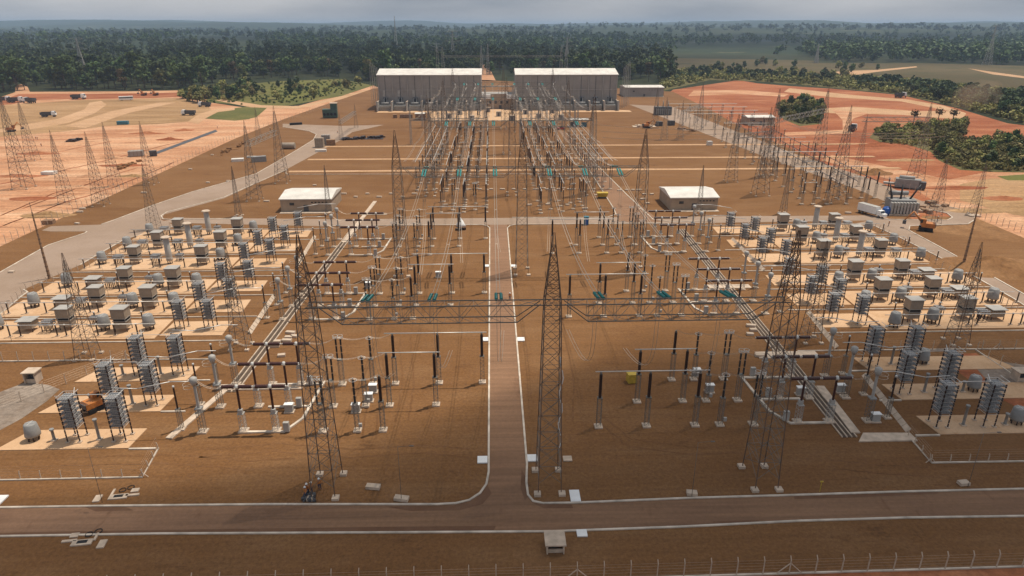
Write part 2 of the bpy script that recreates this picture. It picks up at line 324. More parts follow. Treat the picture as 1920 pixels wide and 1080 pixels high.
# gravel yard
gy = GP(FEN_L) + GP([(905, 150), (915, 150), (1262, 172), (1330, 205), (1400, 244), (1560, 312), (1640, 352), (1735, 432)]) + [(175, 150), (190, 100), (190, 53), (-190, 53), (-190, 130)]
yard = struct('gravel_yard', MB().sheet(gy, -.02), 'gravel')
struct('red_verge', MB().sheet([(-190, 53.3), (190, 56.6), (190, 30), (-190, 30)], -.015), 'red')
# ---------------- roads
kerb_pts_L = [(-300, 960), (0, 952), (200, 949), (500, 946), (700, 946), (820, 946), (855, 944), (880, 938), (900, 925), (912, 908), (918, 885), (918, 860)]
kerb_pts_R = [(985, 870), (987, 905), (990, 928), (1000, 940), (1018, 944), (1080, 943), (1300, 934), (1480, 929), (1700, 922), (1920, 917), (2300, 905)]
kerb_pts_B = [(-300, 1012), (0, 1006), (300, 1001), (700, 999), (1030, 997), (1280, 988), (1500, 977), (1700, 971), (1920, 968), (2300, 962)]
KL, KR, KB = GP(kerb_pts_L), GP(kerb_pts_R), GP(kerb_pts_B)
KL.insert(0, (-170, KL[0][1] - .6)); KR.append((170, KR[-1][1] + 1.0)); KB.insert(0, (-170, KB[0][1] - .6)); KB.append((170, KB[-1][1] + 1.0))
XL, XR = -.9, 4.25
KL[-1] = (XL, KL[-1][1]); KL[-2] = (XL, KL[-2][1]); KR[0] = (XR, KR[0][1])
road = KB + KR[::-1] + [(XR, 192.6), (XL, 192.6)] + KL[::-1]
struct('front_road', MB().sheet(road, .0), 'asphalt')
kb = MB()
JL = [(XL, 189.0), (-1.6, 191.2), (-3.2, 192.4), (-6, 192.6), (-49, 192.6)]
JR = [(XR, 189.0), (5.0, 191.2), (6.6, 192.4), (9, 192.6), (52, 192.4)]
kb.strip(KL + JL, .28, -.1, .12); kb.strip(KR[::-1] + JR, .28, -.1, .12); kb.strip(KB, .26, -.1, .12)
# cross road and ring road
cross = GP([(440, 421), (905, 421), (960, 421), (1160, 421), (1500, 419), (1640, 412), (1640, 405), (1500, 408), (1150, 408), (960, 408), (640, 408), (480, 411), (410, 413)])
struct('cross_road', MB().sheet([(-52, 192.6), (56, 192.4), (121, 194), (121, 199.5), (56, 200), (-45, 200), (-96, 203), (-101, 198)], .004), 'asphalt2')
ringL_out = GP([(-260, 620), (0, 511), (90, 460), (160, 437), (163, 434), (95, 434), (78, 432), (96, 424), (190, 421), (216, 412), (290, 384), (360, 360), (480, 326), (556, 282), (588, 262), (593, 252), (580, 246), (530, 238), (530, 232), (640, 236)])
ringL_in = GP([(-260, 690), (0, 590), (40, 556), (52, 548), (44, 543), (150, 497), (235, 448), (330, 424), (302, 412), (308, 402), (420, 372), (540, 316), (640, 262), (660, 248), (720, 234)])
struct('ring_road', MB().sheet(ringL_out + ringL_in[::-1], .008), 'asphalt2')
kb.strip(ringL_out[:5], .3, -.1, .13); kb.strip(ringL_out[8:18], .3, -.1, .13); kb.strip(ringL_in[:5], .3, -.1, .13); kb.strip(ringL_in[5:8], .3, -.1, .13)
kb.strip(GP([(440, 410), (330, 412), (306, 411), (302, 405), (312, 398), (420, 370), (538, 318), (536, 325), (540, 327), (1100, 326)]), .3, -.1, .13)
ringR_out = GP([(1260, 200), (1500, 292), (1640, 338), (1730, 378), (1800, 392), (1826, 404), (1828, 412), (1815, 420), (1760, 422), (1706, 424), (1704, 432), (1760, 462), (1920, 552), (2200, 720)])
ringR_in = GP([(1180, 196), (1450, 300), (1600, 352), (1660, 378), (1720, 388), (1776, 400), (1786, 408), (1776, 413), (1640, 411), (1600, 420), (1640, 424), (1688, 446), (1780, 492), (1900, 560), (2150, 720)])
struct('ring_road', MB().sheet(ringR_out + ringR_in[::-1], .008), 'asphalt2')
kb.strip(ringR_out[3:], .3, -.1, .13); kb.strip(ringR_in[3:9], .3, -.1, .13); kb.strip(ringR_in[9:], .3, -.1, .13)
kb.strip(GP([(960, 408), (1090, 408), (1140, 407), (1155, 402), (1150, 390), (1075, 272)]), .3, -.1, .13)
kb.strip(GP([(1062, 250), (1110, 300), (1175, 365), (1225, 412), (1260, 416), (1340, 414)]), .3, -.1, .13)
struct('side_road', MB().sheet(GP([(1040, 240), (1062, 248), (1110, 300), (1175, 365), (1240, 416), (1160, 416), (1155, 400), (1120, 345), (1074, 272)]), .012), 'asphalt')
for yy, x0, x1 in ((273, 600, 1640), (297, 580, 1650), (319, 545, 1700)):
    a = G(960, yy)[1]; xa = G(x0, yy)[0]; xb = G(x1, yy)[0]
    struct('yard_road', MB().sheet([(xa, a - 1.5), (xb, a - 1.5), (xb, a + 1.5), (xa, a + 1.5)], .016), 'track')
struct('hall_forecourt', MB().sheet([(-78, 470), (96, 470), (96, 478), (74, 488), (-60, 488), (-78, 478)], .016), 'pad')
struct('hall_forecourt', MB().sheet([(-38, 425), (44, 425), (48, 470), (-42, 470)], .012), 'pad')
kb.strip(GP([(-40, 905)]) + [(-64.4, 74.1), (-46.1, 74.2), (-47.0, 80.7)], .2, -.1, .15)
kb.strip([(59.4, 80.5), (58.8, 74.2), (90, 74.1)], .2, -.1, .15)
kb.strip([(-100, 107.9), (-65, 107.9), (-50, 107.6)], .2, -.1, .15); kb.strip([(55, 107.8), (110, 107.4)], .2, -.1, .15); kb.strip([(87.6, 107.3), (87.6, 98.5), (97, 98.5)], .2, -.1, .15)
kb.strip([(-190, 53.4), (190, 56.7)], .2, -.1, .14)
struct('kerb', kb, 'kerb')
for pts in ([(160, 951), (235, 950), (250, 957), (180, 959)], [(720, 950), (850, 948), (892, 934), (914, 910), (922, 925), (905, 945), (862, 957), (770, 958)], [(1000, 944), (1072, 946), (1075, 953), (1020, 953)], [(-40, 1000), (140, 996), (420, 992), (700, 988), (930, 986), (925, 996), (700, 997), (300, 999), (-40, 1008)],
            [(1335, 982), (1425, 978), (1420, 975), (1338, 977)], [(1488, 931), (1600, 927), (1760, 922), (1758, 926), (1600, 933), (1490, 936)], [(986, 895), (992, 930), (984, 938), (976, 915), (978, 880)]): struct('damp_stain', MB().sheet(GP(pts), .006), 'damp')
rg = MB(); random.seed(77)
for pl in ([(700, 640), (712, 700), (700, 760), (690, 830)], [(770, 560), (760, 640), (765, 720), (752, 800)], [(380, 850), (520, 838), (660, 850), (800, 842), (890, 850)], [(120, 865), (320, 860), (470, 872), (560, 866)], [(1040, 560), (1052, 640), (1066, 720), (1060, 800)], [(1120, 780), (1180, 830), (1300, 845), (1400, 840)], [(650, 470), (760, 474), (880, 470)], [(1010, 465), (1100, 470), (1180, 466)], [(330, 350), (440, 322), (520, 300)], [(1240, 330), (1400, 340), (1560, 390)], [(430, 640), (520, 660), (600, 640)], [(1560, 870), (1650, 880), (1760, 885)]):
    q = GP(pl); pts = []
    for a, b in zip(q, q[1:]):
        for t in range(8): pts.append((a[0] + (b[0] - a[0]) * t / 8 + random.uniform(-.12, .12), a[1] + (b[1] - a[1]) * t / 8 + random.uniform(-.12, .12)))
    d = Vector(q[-1]) - Vector(q[0]); d.normalize()
    for o in (-.95, .95): rg.strip([(x_ - d.y * o, y_ + d.x * o) for x_, y_ in pts], .3, -.1, -.012)
struct('wheel_rut', rg, 'rutted')
# white slabs let into the kerbs
def slab(c, d, label, m='white', h=.16, rz=0, cat='slab', grp='white slabs along the kerbs'):
    o = MB().box((0, 0, h / 2), (d[0], d[1], h), rz).build('concrete_slab', M[m], None, (c[0], c[1], .02)); return tag(o, label, cat, grp)
for px, lab in (((908, 863), 'white slab left of the central road nearest the junction'), ((994, 860), 'white slab right of the central road nearest the junction'),
                ((909, 637), 'white slab left of the central road halfway up'), ((972, 637), 'white slab right of the central road halfway up'),
                ((911, 499), 'white slab left of the central road at its far end'), ((962, 499), 'white slab right of the central road at its far end')):
    x, y = G(*px); slab((XL - .85 if x < 1 else XR + .8, y), (1.35, 1.5), lab)
slab(G(1078, 931), (1.25, 2.2), 'large white slab in front road kerb right of the junction'); slab(G(1091, 1001), (1.2, 1.1), 'white slab on near kerb beside the small concrete hut')
slab(G(1064, 861), (1.2, 1.1), 'tan slab lying on gravel right of the central tower', 'slab', grp='loose slabs'); slab(G(-2, 940), (1.2, 2.0), 'white slab at left picture edge above front kerb')
# ---------------- clusters of open cable pits, road edge
def pits(px, label, flip=1):
    r = empty('cable_pit', (*G(*px), 0)); f = MB(); h = MB()
    for (x, y, a, b) in ((0, 0, 2.2, .9), (1.6, .3, 1.6, .35), (-1.1, .9, .25, 1.2), (1.5, 1.2, .9, .7), (-2.4, -.3, .8, 1.3)): f.box((x * flip, y, .06), (a, b, .16), .12)
    for (x, y, a, b) in ((0, .05, 1.1, .5),): h.box((x * flip, y, .075), (a, b, .16), .12)
    f.build('pit_rim', M['slab'], r); h.build('pit_opening', M['black'], r)
    for q in (0, 1):
        t = MB().ring((-.1 * flip + q * .8, 1.3 + q * .5, .1), .40, .05); t.build('pipe_coil', M['black'], r)
    return tag(r, label, 'cable pit', 'open cable pits by the road')
pits((222, 932), 'open concrete cable pits with black pipe rings above the front kerb'); pits((154, 1018), 'open concrete cable pits below the near kerb at left', -1)
# ---------------- concrete hut by the front road
def hut(px, label, sx=2.0, sy=2.2, h=1.2):
    x, y = G(*px); r = empty('concrete_hut', (x, y, 0)); b = MB()
    b.box((-sx / 2 + .08, 0, h / 2), (.16, sy, h)); b.box((sx / 2 - .08, 0, h / 2), (.16, sy, h)); b.box((0, sy / 2 - .08, h / 2), (sx - .33, .16, h)); b.box((0, -sy / 2 + .3, h * .2), (sx - .33, .14, h * .4))
    b.build('wall', M['slab'], r); MB().box((0, 0, h + .08), (sx + .35, sy + .3, .16)).build('roof', M['slab'], r); MB().box((0, .1, h * .35), (.8, .5, h * .6)).build('cabinet', M['dkgrey'], r)
    return tag(r, label, 'hut')
hut((1040, 1026), 'small tan concrete hut with flat roof on near kerb'); hut((64, 715), 'small open concrete hut with flat roof at left edge', 1.9, 1.8, 1.9); hut((1912, 712), 'small open concrete hut at right picture edge', 2.2, 1.8, 1.7)
# ---------------- fences: kerbed concrete posts, each post a part
def fence(p0, p1, n, label, h=2.0, lean=.35, braces=(), wire=True, dirn=None):
    a = Vector((*p0, 0)); b = Vector((*p1, 0)); r = empty('wire_fence', a); L = b - a; d = L.normalized(); nr = Vector((-d.y, d.x, 0)) * (dirn or 1)
    pm = None
    for i in range(n):
        c = L * (i / (n - 1))
        if pm is None:
            m = MB(); m.bar((0, 0, 0), (0, 0, h), .07); m.bar((0, 0, h), tuple(nr * lean + Vector((0, 0, h + .38))), .06); o = m.build('post', M['slab'], r); pm = o.data
        else: o = bpy.data.objects.new('post', pm); COL.objects.link(o); o.parent = r
        o.location = c
        if i in braces:
            for sg in (-1, 1):
                m = MB(); m.bar(tuple(c + Vector((0, 0, h * .8))), tuple(c + d * sg * h * .8), .06); m.build('brace', M['slab'], r)
    if wire:
        m = MB()
        for z in (.4, .8, 1.2, 1.6, 1.95): m.bar((0, 0, z), (L.x, L.y, z), .008, 3)
        m.build('wire', M['cable'], r)
    return tag(r, label, 'fence', 'concrete post fences')
fence((-86, 54.3), (77.3, 55.7), 58, 'concrete post wire fence with bent tops along the bottom edge', 1.85, .3, (24, 33, 41, 51))
fence((-64.4, 74.3), (-46.1, 74.3), 8, 'low fence of short posts around the left front bay', .85, .1, (7,)); fence((-46.1, 74.3), (-46.9, 80.4), 4, 'short side fence of the left front bay', .8, .1)
fence((58.8, 74.3), (85, 74.2), 11, 'low fence of short posts around the right front bay', .85, .1, (0,)); fence((58.8, 74.6), (59.3, 80.5), 4, 'short side fence of the right front bay', .8, .1)
fence((-97, 107.9), (-64.8, 107.9), 13, 'post fence between left front bay and tan pads', 1.5, .15, (12,)); fence((61.5, 107.7), (104, 107.3), 15, 'post fence between right front bay and tan pads', 1.5, .15, (10,))
fence((-64.8, 107.6), (-80, 86), 9, 'slanting post fence beside the left open hut', 1.5, .15)
fence((87.6, 107.0), (88.3, 96), 5, 'short post fence beside the right open hut', 1.5, .15)
def fence_px(pts, n, label, h=1.8):
    q = GP(pts)
    for k, (a, b) in enumerate(zip(q, q[1:])): fence(a, b, n[k], label[k], h, .2)
fence_px([(-40, 480), (240, 353), (440, 258), (640, 192)], (30, 30, 30), ('boundary fence beside the red dirt, nearest stretch at left', 'boundary fence beside the red dirt, middle stretch', 'boundary fence beside the red dirt, farthest stretch'), 2.4)
fence_px([(-20, 620), (50, 545), (180, 498), (240, 470), (330, 424)], (9, 12, 9, 9), ('fence by ring road at far left of pads', 'fence by ring road next to the tall brown pole', 'fence by ring road beside grey drums', 'fence by ring road at the rear of left pads'), 1.5)
fence_px([(1640, 430), (1700, 462), (1790, 520), (1860, 560), (1935, 600)], (8, 9, 9, 9), ('fence by right ring road at rear of pads', 'fence by right ring road below the excavator', 'fence by right ring road below the brown pole', 'fence by right ring road at picture edge'), 1.5)
fence_px([(1640, 330), (1770, 385), (1925, 440)], (14, 16), ('dark boundary fence behind the big transformer', 'dark boundary fence above the soil heap at right'), 2.0)
# ================================================================== BUILDINGS
def hall(x0, x1, label, flip):
    y0, y1, ez, rz = 488.0, 520.0, 23.3, 26.6; r = empty('valve_hall', ((x0 + x1) / 2, y0, 0)); hw = (x1 - x0) / 2; D = y1 - y0
    b = MB(); b.box((0, D / 2, ez / 2), (hw * 2, D, ez))
    for s in (-1, 1):
        x = s * (hw - .15); b.add([(x - .15, 0, ez), (x - .15, D, ez), (x - .15, D / 2, rz - .1), (x + .15, 0, ez), (x + .15, D, ez), (x + .15, D / 2, rz - .1)], [(0, 2, 1), (3, 4, 5), (0, 3, 5, 2), (1, 2, 5, 4)])
    b.build('wall', M['hallwall'], r)
    ro = MB(); e = .5
    ro.add([(-hw - e, -e, ez + .05), (hw + e, -e, ez + .05), (hw + e, D / 2, rz), (-hw - e, D / 2, rz), (-hw - e, D + e, ez + .05), (hw + e, D + e, ez + .05),
            (-hw - e, -e, ez - .35), (hw + e, -e, ez - .35), (hw + e, D / 2, rz - .35), (-hw - e, D / 2, rz - .35)],
           [(0, 1, 2, 3), (3, 2, 5, 4), (6, 7, 1, 0), (6, 0, 3, 9), (1, 7, 8, 2)]); ro.build('roof', M['roof'], r)
    rg = MB()
    for i in range(1, 12):
        x = -hw + i * hw / 6; rg.bar((x, -e, ez + .09), (x, D / 2, rz + .04), .07)
    rg.build('roof_seam', M['roof'], r)
    MB().box((0, -.1 - e, ez - .1), (hw * 2 + 1.1, .3, .3)).build('gutter', M['white'], r)
    n = 7
    for i in range(n + 1):
        x = -hw + i * (hw * 2) / n; x = max(-hw + .5, min(hw - .5, x)); MB().box((x, -.28, 11.3), (.6, .56, 22.6)).build('column', M['hallcol'], r)
    m = MB()
    for i in range(n): m.box((-hw + (i + .5) * hw * 2 / n, -.06, 11.3), (.3, .2, 22.4))
    m.build('panel_joint', M['dkgrey'], r); MB().box((0, -.62, 13.3), (hw * 2 - .6, .12, .22)).build('wall_rail', M['lgrey'], r)
    for i in range(n):
        x = -hw + (i + .5) * hw * 2 / n
        if (i < 3 and flip < 0): MB().box((x - 1.0, -.35, 11.0), (1.7, .5, 4.4)).build('vent_shaft', M['lgrey'], r)
        MB().box((x, -.9, 7.9), (3.4, 1.5, .5)).build('canopy', M['dkgrey'], r)
        MB().box((x, -.15, 6.4), (1.9, .25, 2.0)).build('wall_opening', M['black'], r)
    return tag(r, label, 'valve hall', 'the two valve halls')
hall(-78.8, -7.0, 'long grey hall with white roof left of the gap', -1); hall(17.0, 88.3, 'long grey hall with white roof right of the gap', 1)
# firewalls and converter transformers
def fire_build():
    r = empty('firewall'); m = MB(); m.prism([(-.3, 0), (.3, 0), (.3, -11), (-.3, -11)], 0, 6.2); m.build('wall', M['lgrey'], r); MB().box((0, -5.4, 6.3), (.8, 11.2, .22)).build('coping', M['slab'], r); MB().box((0, -11.15, 3.3), (1.0, .3, 6.6)).build('end_pier', M['lgrey'], r); return Kind(r, 'firewall', 'firewalls in front of the halls')
FW = fire_build()
def conv_build():
    r = empty('converter_transformer'); MB().box((0, -4, 2.0), (7.6, 4.2, 3.4)).build('tank', M['grey'], r); m = MB()
    for i in range(12): m.box((-3.6 + i * .65, -6.7, 1.9), (.34, 1.2, 2.8))
    m.build('radiator', M['lgrey'], r); MB().lathe((-2.6, -4, 4.8), [(.7, 0), (.7, 5.2)], 10, axis='x').build('conservator', M['grey'], r)
    for s in (-1, 1): q = MB(); q.bar((s * 1.2, -3, 3.6), (s * .8, -.6, 8.2), .32, 8, .16); q.build('bushing', M['lgrey'], r)
    MB().box((0, -4, .15), (8.4, 6.6, .3)).build('plinth', M['slab'], r); return Kind(r, 'transformer', 'transformers between the firewalls')
CT_ = conv_build()
for side, x0, x1 in (('left', -78.8, -7.0), ('right', 17.0, 88.3)):
    for i in range(8):
        x = x0 + i * (x1 - x0) / 7; x = max(x0 + .5, min(x1 - .5, x)); k = i if side == 'left' else 7 - i
        FW.put(x, 487.2, f'pale firewall at the foot of the {side} hall, {ORD[k]} from its outer end')
    for i in range(7):
        k = i if side == 'left' else 6 - i
        CT_.put(x0 + (i + .5) * (x1 - x0) / 7, 486.6, f'grey transformer before the {side} hall, {ORD[k]} bay from its outer end')
def swan(x, lean, label):      # tall curved wall bushing conductor
    r = MB(); pts = [(x + lean * 6, 478, 2.5), (x + lean * 5, 479, 6), (x + lean * 2.4, 482, 11), (x, 485, 15.5), (x + lean * .2, 486, 17.5), (x + lean * 1.8, 487, 18.6)]
    r.path(pts, .28, 6); tag(r.build('bus_riser', M['lgrey']), label, 'bus pipe', 'curved risers against the halls')
for k, (x, l) in enumerate(((-25, -1), (-17, -1), (-11, -1), (24, 1), (33, 1), (43, 1))): swan(x, l, f"pale curved riser pipe on the {'left' if x < 0 else 'right'} hall front, {ORD[k % 3]} from its left")
# control building between the halls
r = empty('control_building', (5, 490, 0)); MB().box((0, 8, 5), (23.6, 16, 10)).build('wall', M['housewall'], r); MB().box((0, 8, 10.15), (23.7, 16.6, .35)).build('roof', M['hallcol'], r)
for s in (-1, 1): MB().box((s * 8.6, -1.2, 8.6), (6.0, 2.2, 2.8)).build('balcony', M['white'], r)
for i in range(4): MB().box((-6 + i * 4, -.1, 4.6), (1.5, .3, 1.9)).build('window', M['glass'], r)
MB().box((1.2, -.12, 1.3), (2.0, .3, 2.6)).build('door', M['dkgrey'], r)
m = MB(); m.bar((-11, 2, 15.2), (11, 2, 15.2), .35, 6)
for s in (-10, 0, 10): m.bar((s, 2, 10.2), (s, 2, 15.2), .15)
m.bar((-11, 2, 12.4), (11, 2, 12.4), .15); m.build('rooftop_duct', M['lgrey'], r)
tag(r, 'low flat roofed control building between the two halls', 'building')
def shed(px0, px1, h, depth, label, name='relay_house', wall='housewall', rise=1.2, vents=True, cat='house'):
    a = G(*px0); b = G(*px1); wd = b[0] - a[0]; r = empty(name, ((a[0] + b[0]) / 2, (a[1] + b[1]) / 2, 0)); hw = wd / 2
    MB().box((0, depth / 2, h / 2), (wd, depth, h)).build('wall', M[wall], r)
    ro = MB(); e = .35
    ro.add([(-hw - e, -e, h), (hw + e, -e, h), (hw + e, depth / 2, h + rise), (-hw - e, depth / 2, h + rise), (-hw - e, depth + e, h), (hw + e, depth + e, h), (-hw - e, -e, h - .3), (hw + e, -e, h - .3), (-hw - e, depth + e, h - .3), (hw + e, depth + e, h - .3)],
           [(0, 1, 2, 3), (3, 2, 5, 4), (6, 7, 1, 0), (6, 0, 3, 4, 8), (7, 9, 5, 2, 1)]); ro.build('roof', M['roof'], r)
    if vents:
        for i in range(5): MB().box((hw * (.25 + i * .14), -.04, h * .72), (.55, .1, .3)).build('vent', M['black'], r)
        MB().box((0, -.05, 1.1), (1.5, .14, 2.2)).build('door', M['dkgrey'], r); MB().box((-hw * .55, -.05, h * .6), (1.4, .12, .8)).build('window', M['glass'], r)
        MB().box((0, -1.2, .07), (wd, 2.0, .14)).build('apron', M['slab'], r)
    return tag(r, label, cat)
shed((528, 397), (622, 397), 4.2, 15, 'relay house with white roof beside the left capacitor stacks')
shed((1256, 394), (1345, 394), 4.2, 15, 'relay house with white roof beside the right capacitor stacks')
shed((1172, 182), (1243, 181), 7.5, 24, 'grey warehouse with white roof right of the halls', 'warehouse', 'hallwall', 1.0, True, 'warehouse')
shed((1402, 235), (1450, 234), 4.5, 11, 'tan house with white roof among the far right yard', rise=.8)
shed((779, 226), (797, 226), 4.2, 6, 'small brown shed with white roof before the left hall', 'site_hut', 'wood', .3, False, 'shed')
r = empty('open_canopy', (*G(1086, 238), 0)); MB().box((0, 2.5, 4.1), (11, 6, .3)).build('roof', M['roof'], r)
for s in (-5, -1.7, 1.7, 5):
    for q in (0, 5): MB().bar((s, q, 0), (s, q, 4), .12).build('post', M['green'], r)
MB().box((-3, 2.5, 1.2), (3.6, 3, 2.4)).build('container', M['dkgrey'], r); MB().box((3, 2.5, 1.1), (3, 3, 2.2)).build('container', M['bluegreen'], r)
tag(r, 'white topped open canopy over dark containers in mid yard', 'canopy')
# ---------------- capacitor and filter pads
pm = MB()
ROWS = [120.8, 132.0, 143.7, 159.6, 172.0, 184.6]
PADS = []
for i, y in enumerate(ROWS):
    lx = -101 if i < 3 else -99.5; rx = 111 if i < 3 else 109
    pm.prism([(lx, y - 4.4), (-64, y - 4.4), (-64.3, y + 4.5), (lx, y + 4.5)], -.1, .1)
    pm.prism([(rx, y - 4.4), (76.0, y - 4.4), (76.3, y + 4.5), (rx, y + 4.5)], -.1, .1)
    for q in (0, 1):
        pm.prism([(-63.6, y - 3.2), (-51.8, y - 3.2), (-52.2, y + 3.4), (-63.6, y + 3.4)], -.1, .08); pm.prism([(75.6, y - 3.2), (63.8, y - 3.2), (64.2, y + 3.4), (75.6, y + 3.4)], -.1, .08); break
for y in (83.3, 92.9, 102.5):
    pm.prism([(-69.5, y - 2.5), (-51.2, y - 2.5), (-50.9, y + 2.4), (-67.5, y + 2.4)], -.1, .1); pm.prism([(90, y - 2.5), (64.2, y - 2.5), (63.6, y + 2.4), (88, y + 2.4)], -.1, .1)
struct('concrete_paving', pm, 'pad')
cb = MB()
for y in [r_ - 5.6 for r_ in ROWS] + [ROWS[2] + 6.5, ROWS[5] + 5]:
    cb.strip([(-103, y), (-48, y)], .22, -.1, .16); cb.strip([(113, y), (61, y)], .22, -.1, .16)
for y in (80.6, 90.3, 100.0): cb.strip([(-51, y), (-47.3, y)], .3, -.1, .16); cb.strip([(64, y), (60.5, y)], .3, -.1, .16)
# breaker bay kerbs and trenches
for y0 in (84.3, 124.4, 165.0):
    for mx in (lambda x: x, lambda x: 13.2 - x):
        cb.strip([(mx(-36), y0), (mx(-30.6), y0), (mx(-28.8), y0 + 3.5), (mx(-28.2), y0 + 14.6)], .42, -.1, .2)
        cb.strip([(mx(-35), y0 + 6.9), (mx(-28.6), y0 + 6.9)], .4, -.1, .2); cb.strip([(mx(-36.5), y0 + 13.9), (mx(-28.3), y0 + 13.9)], .4, -.1, .2)
struct('trench_kerb', cb, 'kerb')
TR = MB(); TD = MB(); TC = MB()
for xx, sg in ((-43.2, -1), (51.8, 1)):
    a, b = ((xx, 110), (xx + .6 * -sg, 226)) if sg < 0 else ((50.8, 80.5), (54.4, 186))
    if sg > 0:
        for o in (-1.05, -.35, .35, 1.05): TR.strip([(a[0] + o, a[1]), (b[0] + o, b[1])], .13, -.1, .16)
        for o in (-.7, 0, .7): TD.strip([(a[0] + o, a[1]), (b[0] + o, b[1])], .46, -.1, .05)
        TC.strip([(52.2, 81.5), (53.2, 95)], 1.3, -.1, .17)
    else:
        for o in (-.9, 0, .9): TR.strip([(-42.4 + o, 96), (-40.2 + o, 190)], .16, -.1, .18)
        for o in (-.45, .45): TD.strip([(-42.4 + o, 96), (-40.2 + o, 190)], .64, -.1, .05)
        TC.strip([(-46.6, 83), (-43.6, 96.5)], 1.0, -.1, .17); TC.strip([(-40.6, 176), (-39.4, 222)], 1.2, -.1, .17); TC.strip([(-41.2, 205), (-33, 205)], .8, -.1, .17)
for o in (0, .0): pass
TC.strip([(-44.0, 96.8), (-31.2, 96.8)], .5, -.1, .18); TC.strip([(-45, 97.6), (-41, 97.6)], 1.4, -.1, .19)
TC.prism([(51.5, 79.3), (60, 79.3), (60, 81.2), (53.2, 81.4)], -.1, .16); TC.prism([(47, 105), (58, 105), (58, 107.5), (47, 107.5)], -.1, .16); TC.prism([(48.5, 139), (58, 139), (58, 141.2), (48.5, 141.2)], -.1, .16)
struct('cable_trench', TR, 'slab'); struct('trench_bed', TD, 'trench'); struct('trench_cover', TC, 'slab')
# white cover walls beside the trenches: one per straight run
def coverwall(p0, p1, label, sg):
    a = Vector((*p0, 0)); b = Vector((*p1, 0)); r = empty('cover_wall', a); L = b - a; n = max(2, int(L.length / 1.5)); d = L / n; nn = Vector((-d.y, d.x, 0)).normalized() * sg
    for i in range(n):
        m = MB(); p = d * (i + .04); q = d * (i + .96); h = Vector((0, 0, .62)); k = nn * .62
        m.add([tuple(p), tuple(q), tuple(q + k + h), tuple(p + k + h), tuple(p + Vector((0, 0, -.06)) + nn * .08), tuple(q + Vector((0, 0, -.06)) + nn * .08), tuple(q + k * 1.1 + h * .9), tuple(p + k * 1.1 + h * .9)], [(0, 1, 2, 3), (7, 6, 5, 4), (0, 3, 7, 4), (1, 5, 6, 2), (3, 2, 6, 7), (0, 4, 5, 1)]); m.build('cover_panel', M['slab'], r)
    return tag(r, label, 'cover panels', 'leaning white cover panels')
coverwall((59.6, 81.5), (61.9, 98.5), 'leaning white cover panels beside the right front capacitor bay', -1); coverwall((62.2, 108.5), (64.2, 125), 'leaning white cover panels right, behind the mid fence', -1); coverwall((64.6, 150), (65.6, 176), 'leaning white cover panels at the rear right pads', -1)
coverwall((-46.4, 118), (-47.4, 137), 'leaning white cover panels at the left pads', 1); coverwall((-47.6, 156), (-49.4, 182), 'leaning white cover panels at the rear left pads', 1)
# ================================================================== STEEL LATTICE
def lattice(mb, h0, h1, w0, w1, n, r, d0=None, d1=None, horiz=True, both=True):
    """bracing on the four faces of a tapered square shaft"""
    d0 = d0 or w0; d1 = d1 or w1
    def c(t): a = (w0 + (w1 - w0) * t) / 2; b = (d0 + (d1 - d0) * t) / 2; z = h0 + (h1 - h0) * t; return [(-a, -b, z), (a, -b, z), (a, b, z), (-a, b, z)]
    for k in range(n):
        p = c(k / n); q = c((k + 1) / n)
        for i in range(4):
            j = (i + 1) % 4
            mb.bar(p[i], q[j], r, 4, caps=False)
            if both: mb.bar(p[j], q[i], r, 4, caps=False)
            if horiz: mb.bar(q[i], q[j], r, 4, caps=False)
def gantry_tower_kind(rust):
    r = empty('gantry_tower'); st = 'rust' if rust else 'steel'; W0, D0, W1, D1, HB, HT = 2.9, 4.7, 1.9, 1.9, 25.5, 33.6
    for sx in (-1, 1):
        for sy_ in (-1, 1):
            m = MB(); m.bar((sx * W0 / 2, sy_ * D0 / 2, .2), (sx * W1 / 2, sy_ * D1 / 2, HB), .075, 4, .065); m.build('leg', M[st], r)
            f = MB(); f.box((sx * (W0 / 2 + .1), sy_ * (D0 / 2 + .1), .16), (.85, .85, .36)); f.build('footing', M['slab'], r)
    m = MB(); z = 1.6; lv = [1.6 + (HB - 1.6) * (1 - (1 - k / 11) ** 1.12) for k in range(12)]
    for a, b in zip(lv, lv[1:]):
        ta, tb = (a - .2) / (HB - .2), (b - .2) / (HB - .2)
        lattice(m, a, b, W0 + (W1 - W0) * ta, W0 + (W1 - W0) * tb, 1, .031, D0 + (D1 - D0) * ta, D0 + (D1 - D0) * tb)
    m.build('bracing', M['steel'], r)
    m = MB()
    for s1 in (-1, 1):
        for s2 in (-1, 1): m.bar((s1 * W1 / 2, s2 * D1 / 2, HB), (s1 * .08, s2 * .08, HT), .075, 4, .05)
    lattice(m, HB, HT - 1.5, W1, .4, 6, .034); m.build('peak', M[st], r)
    return Kind(r, 'lattice tower', 'towers of the line gantries')
GT = gantry_tower_kind(True)
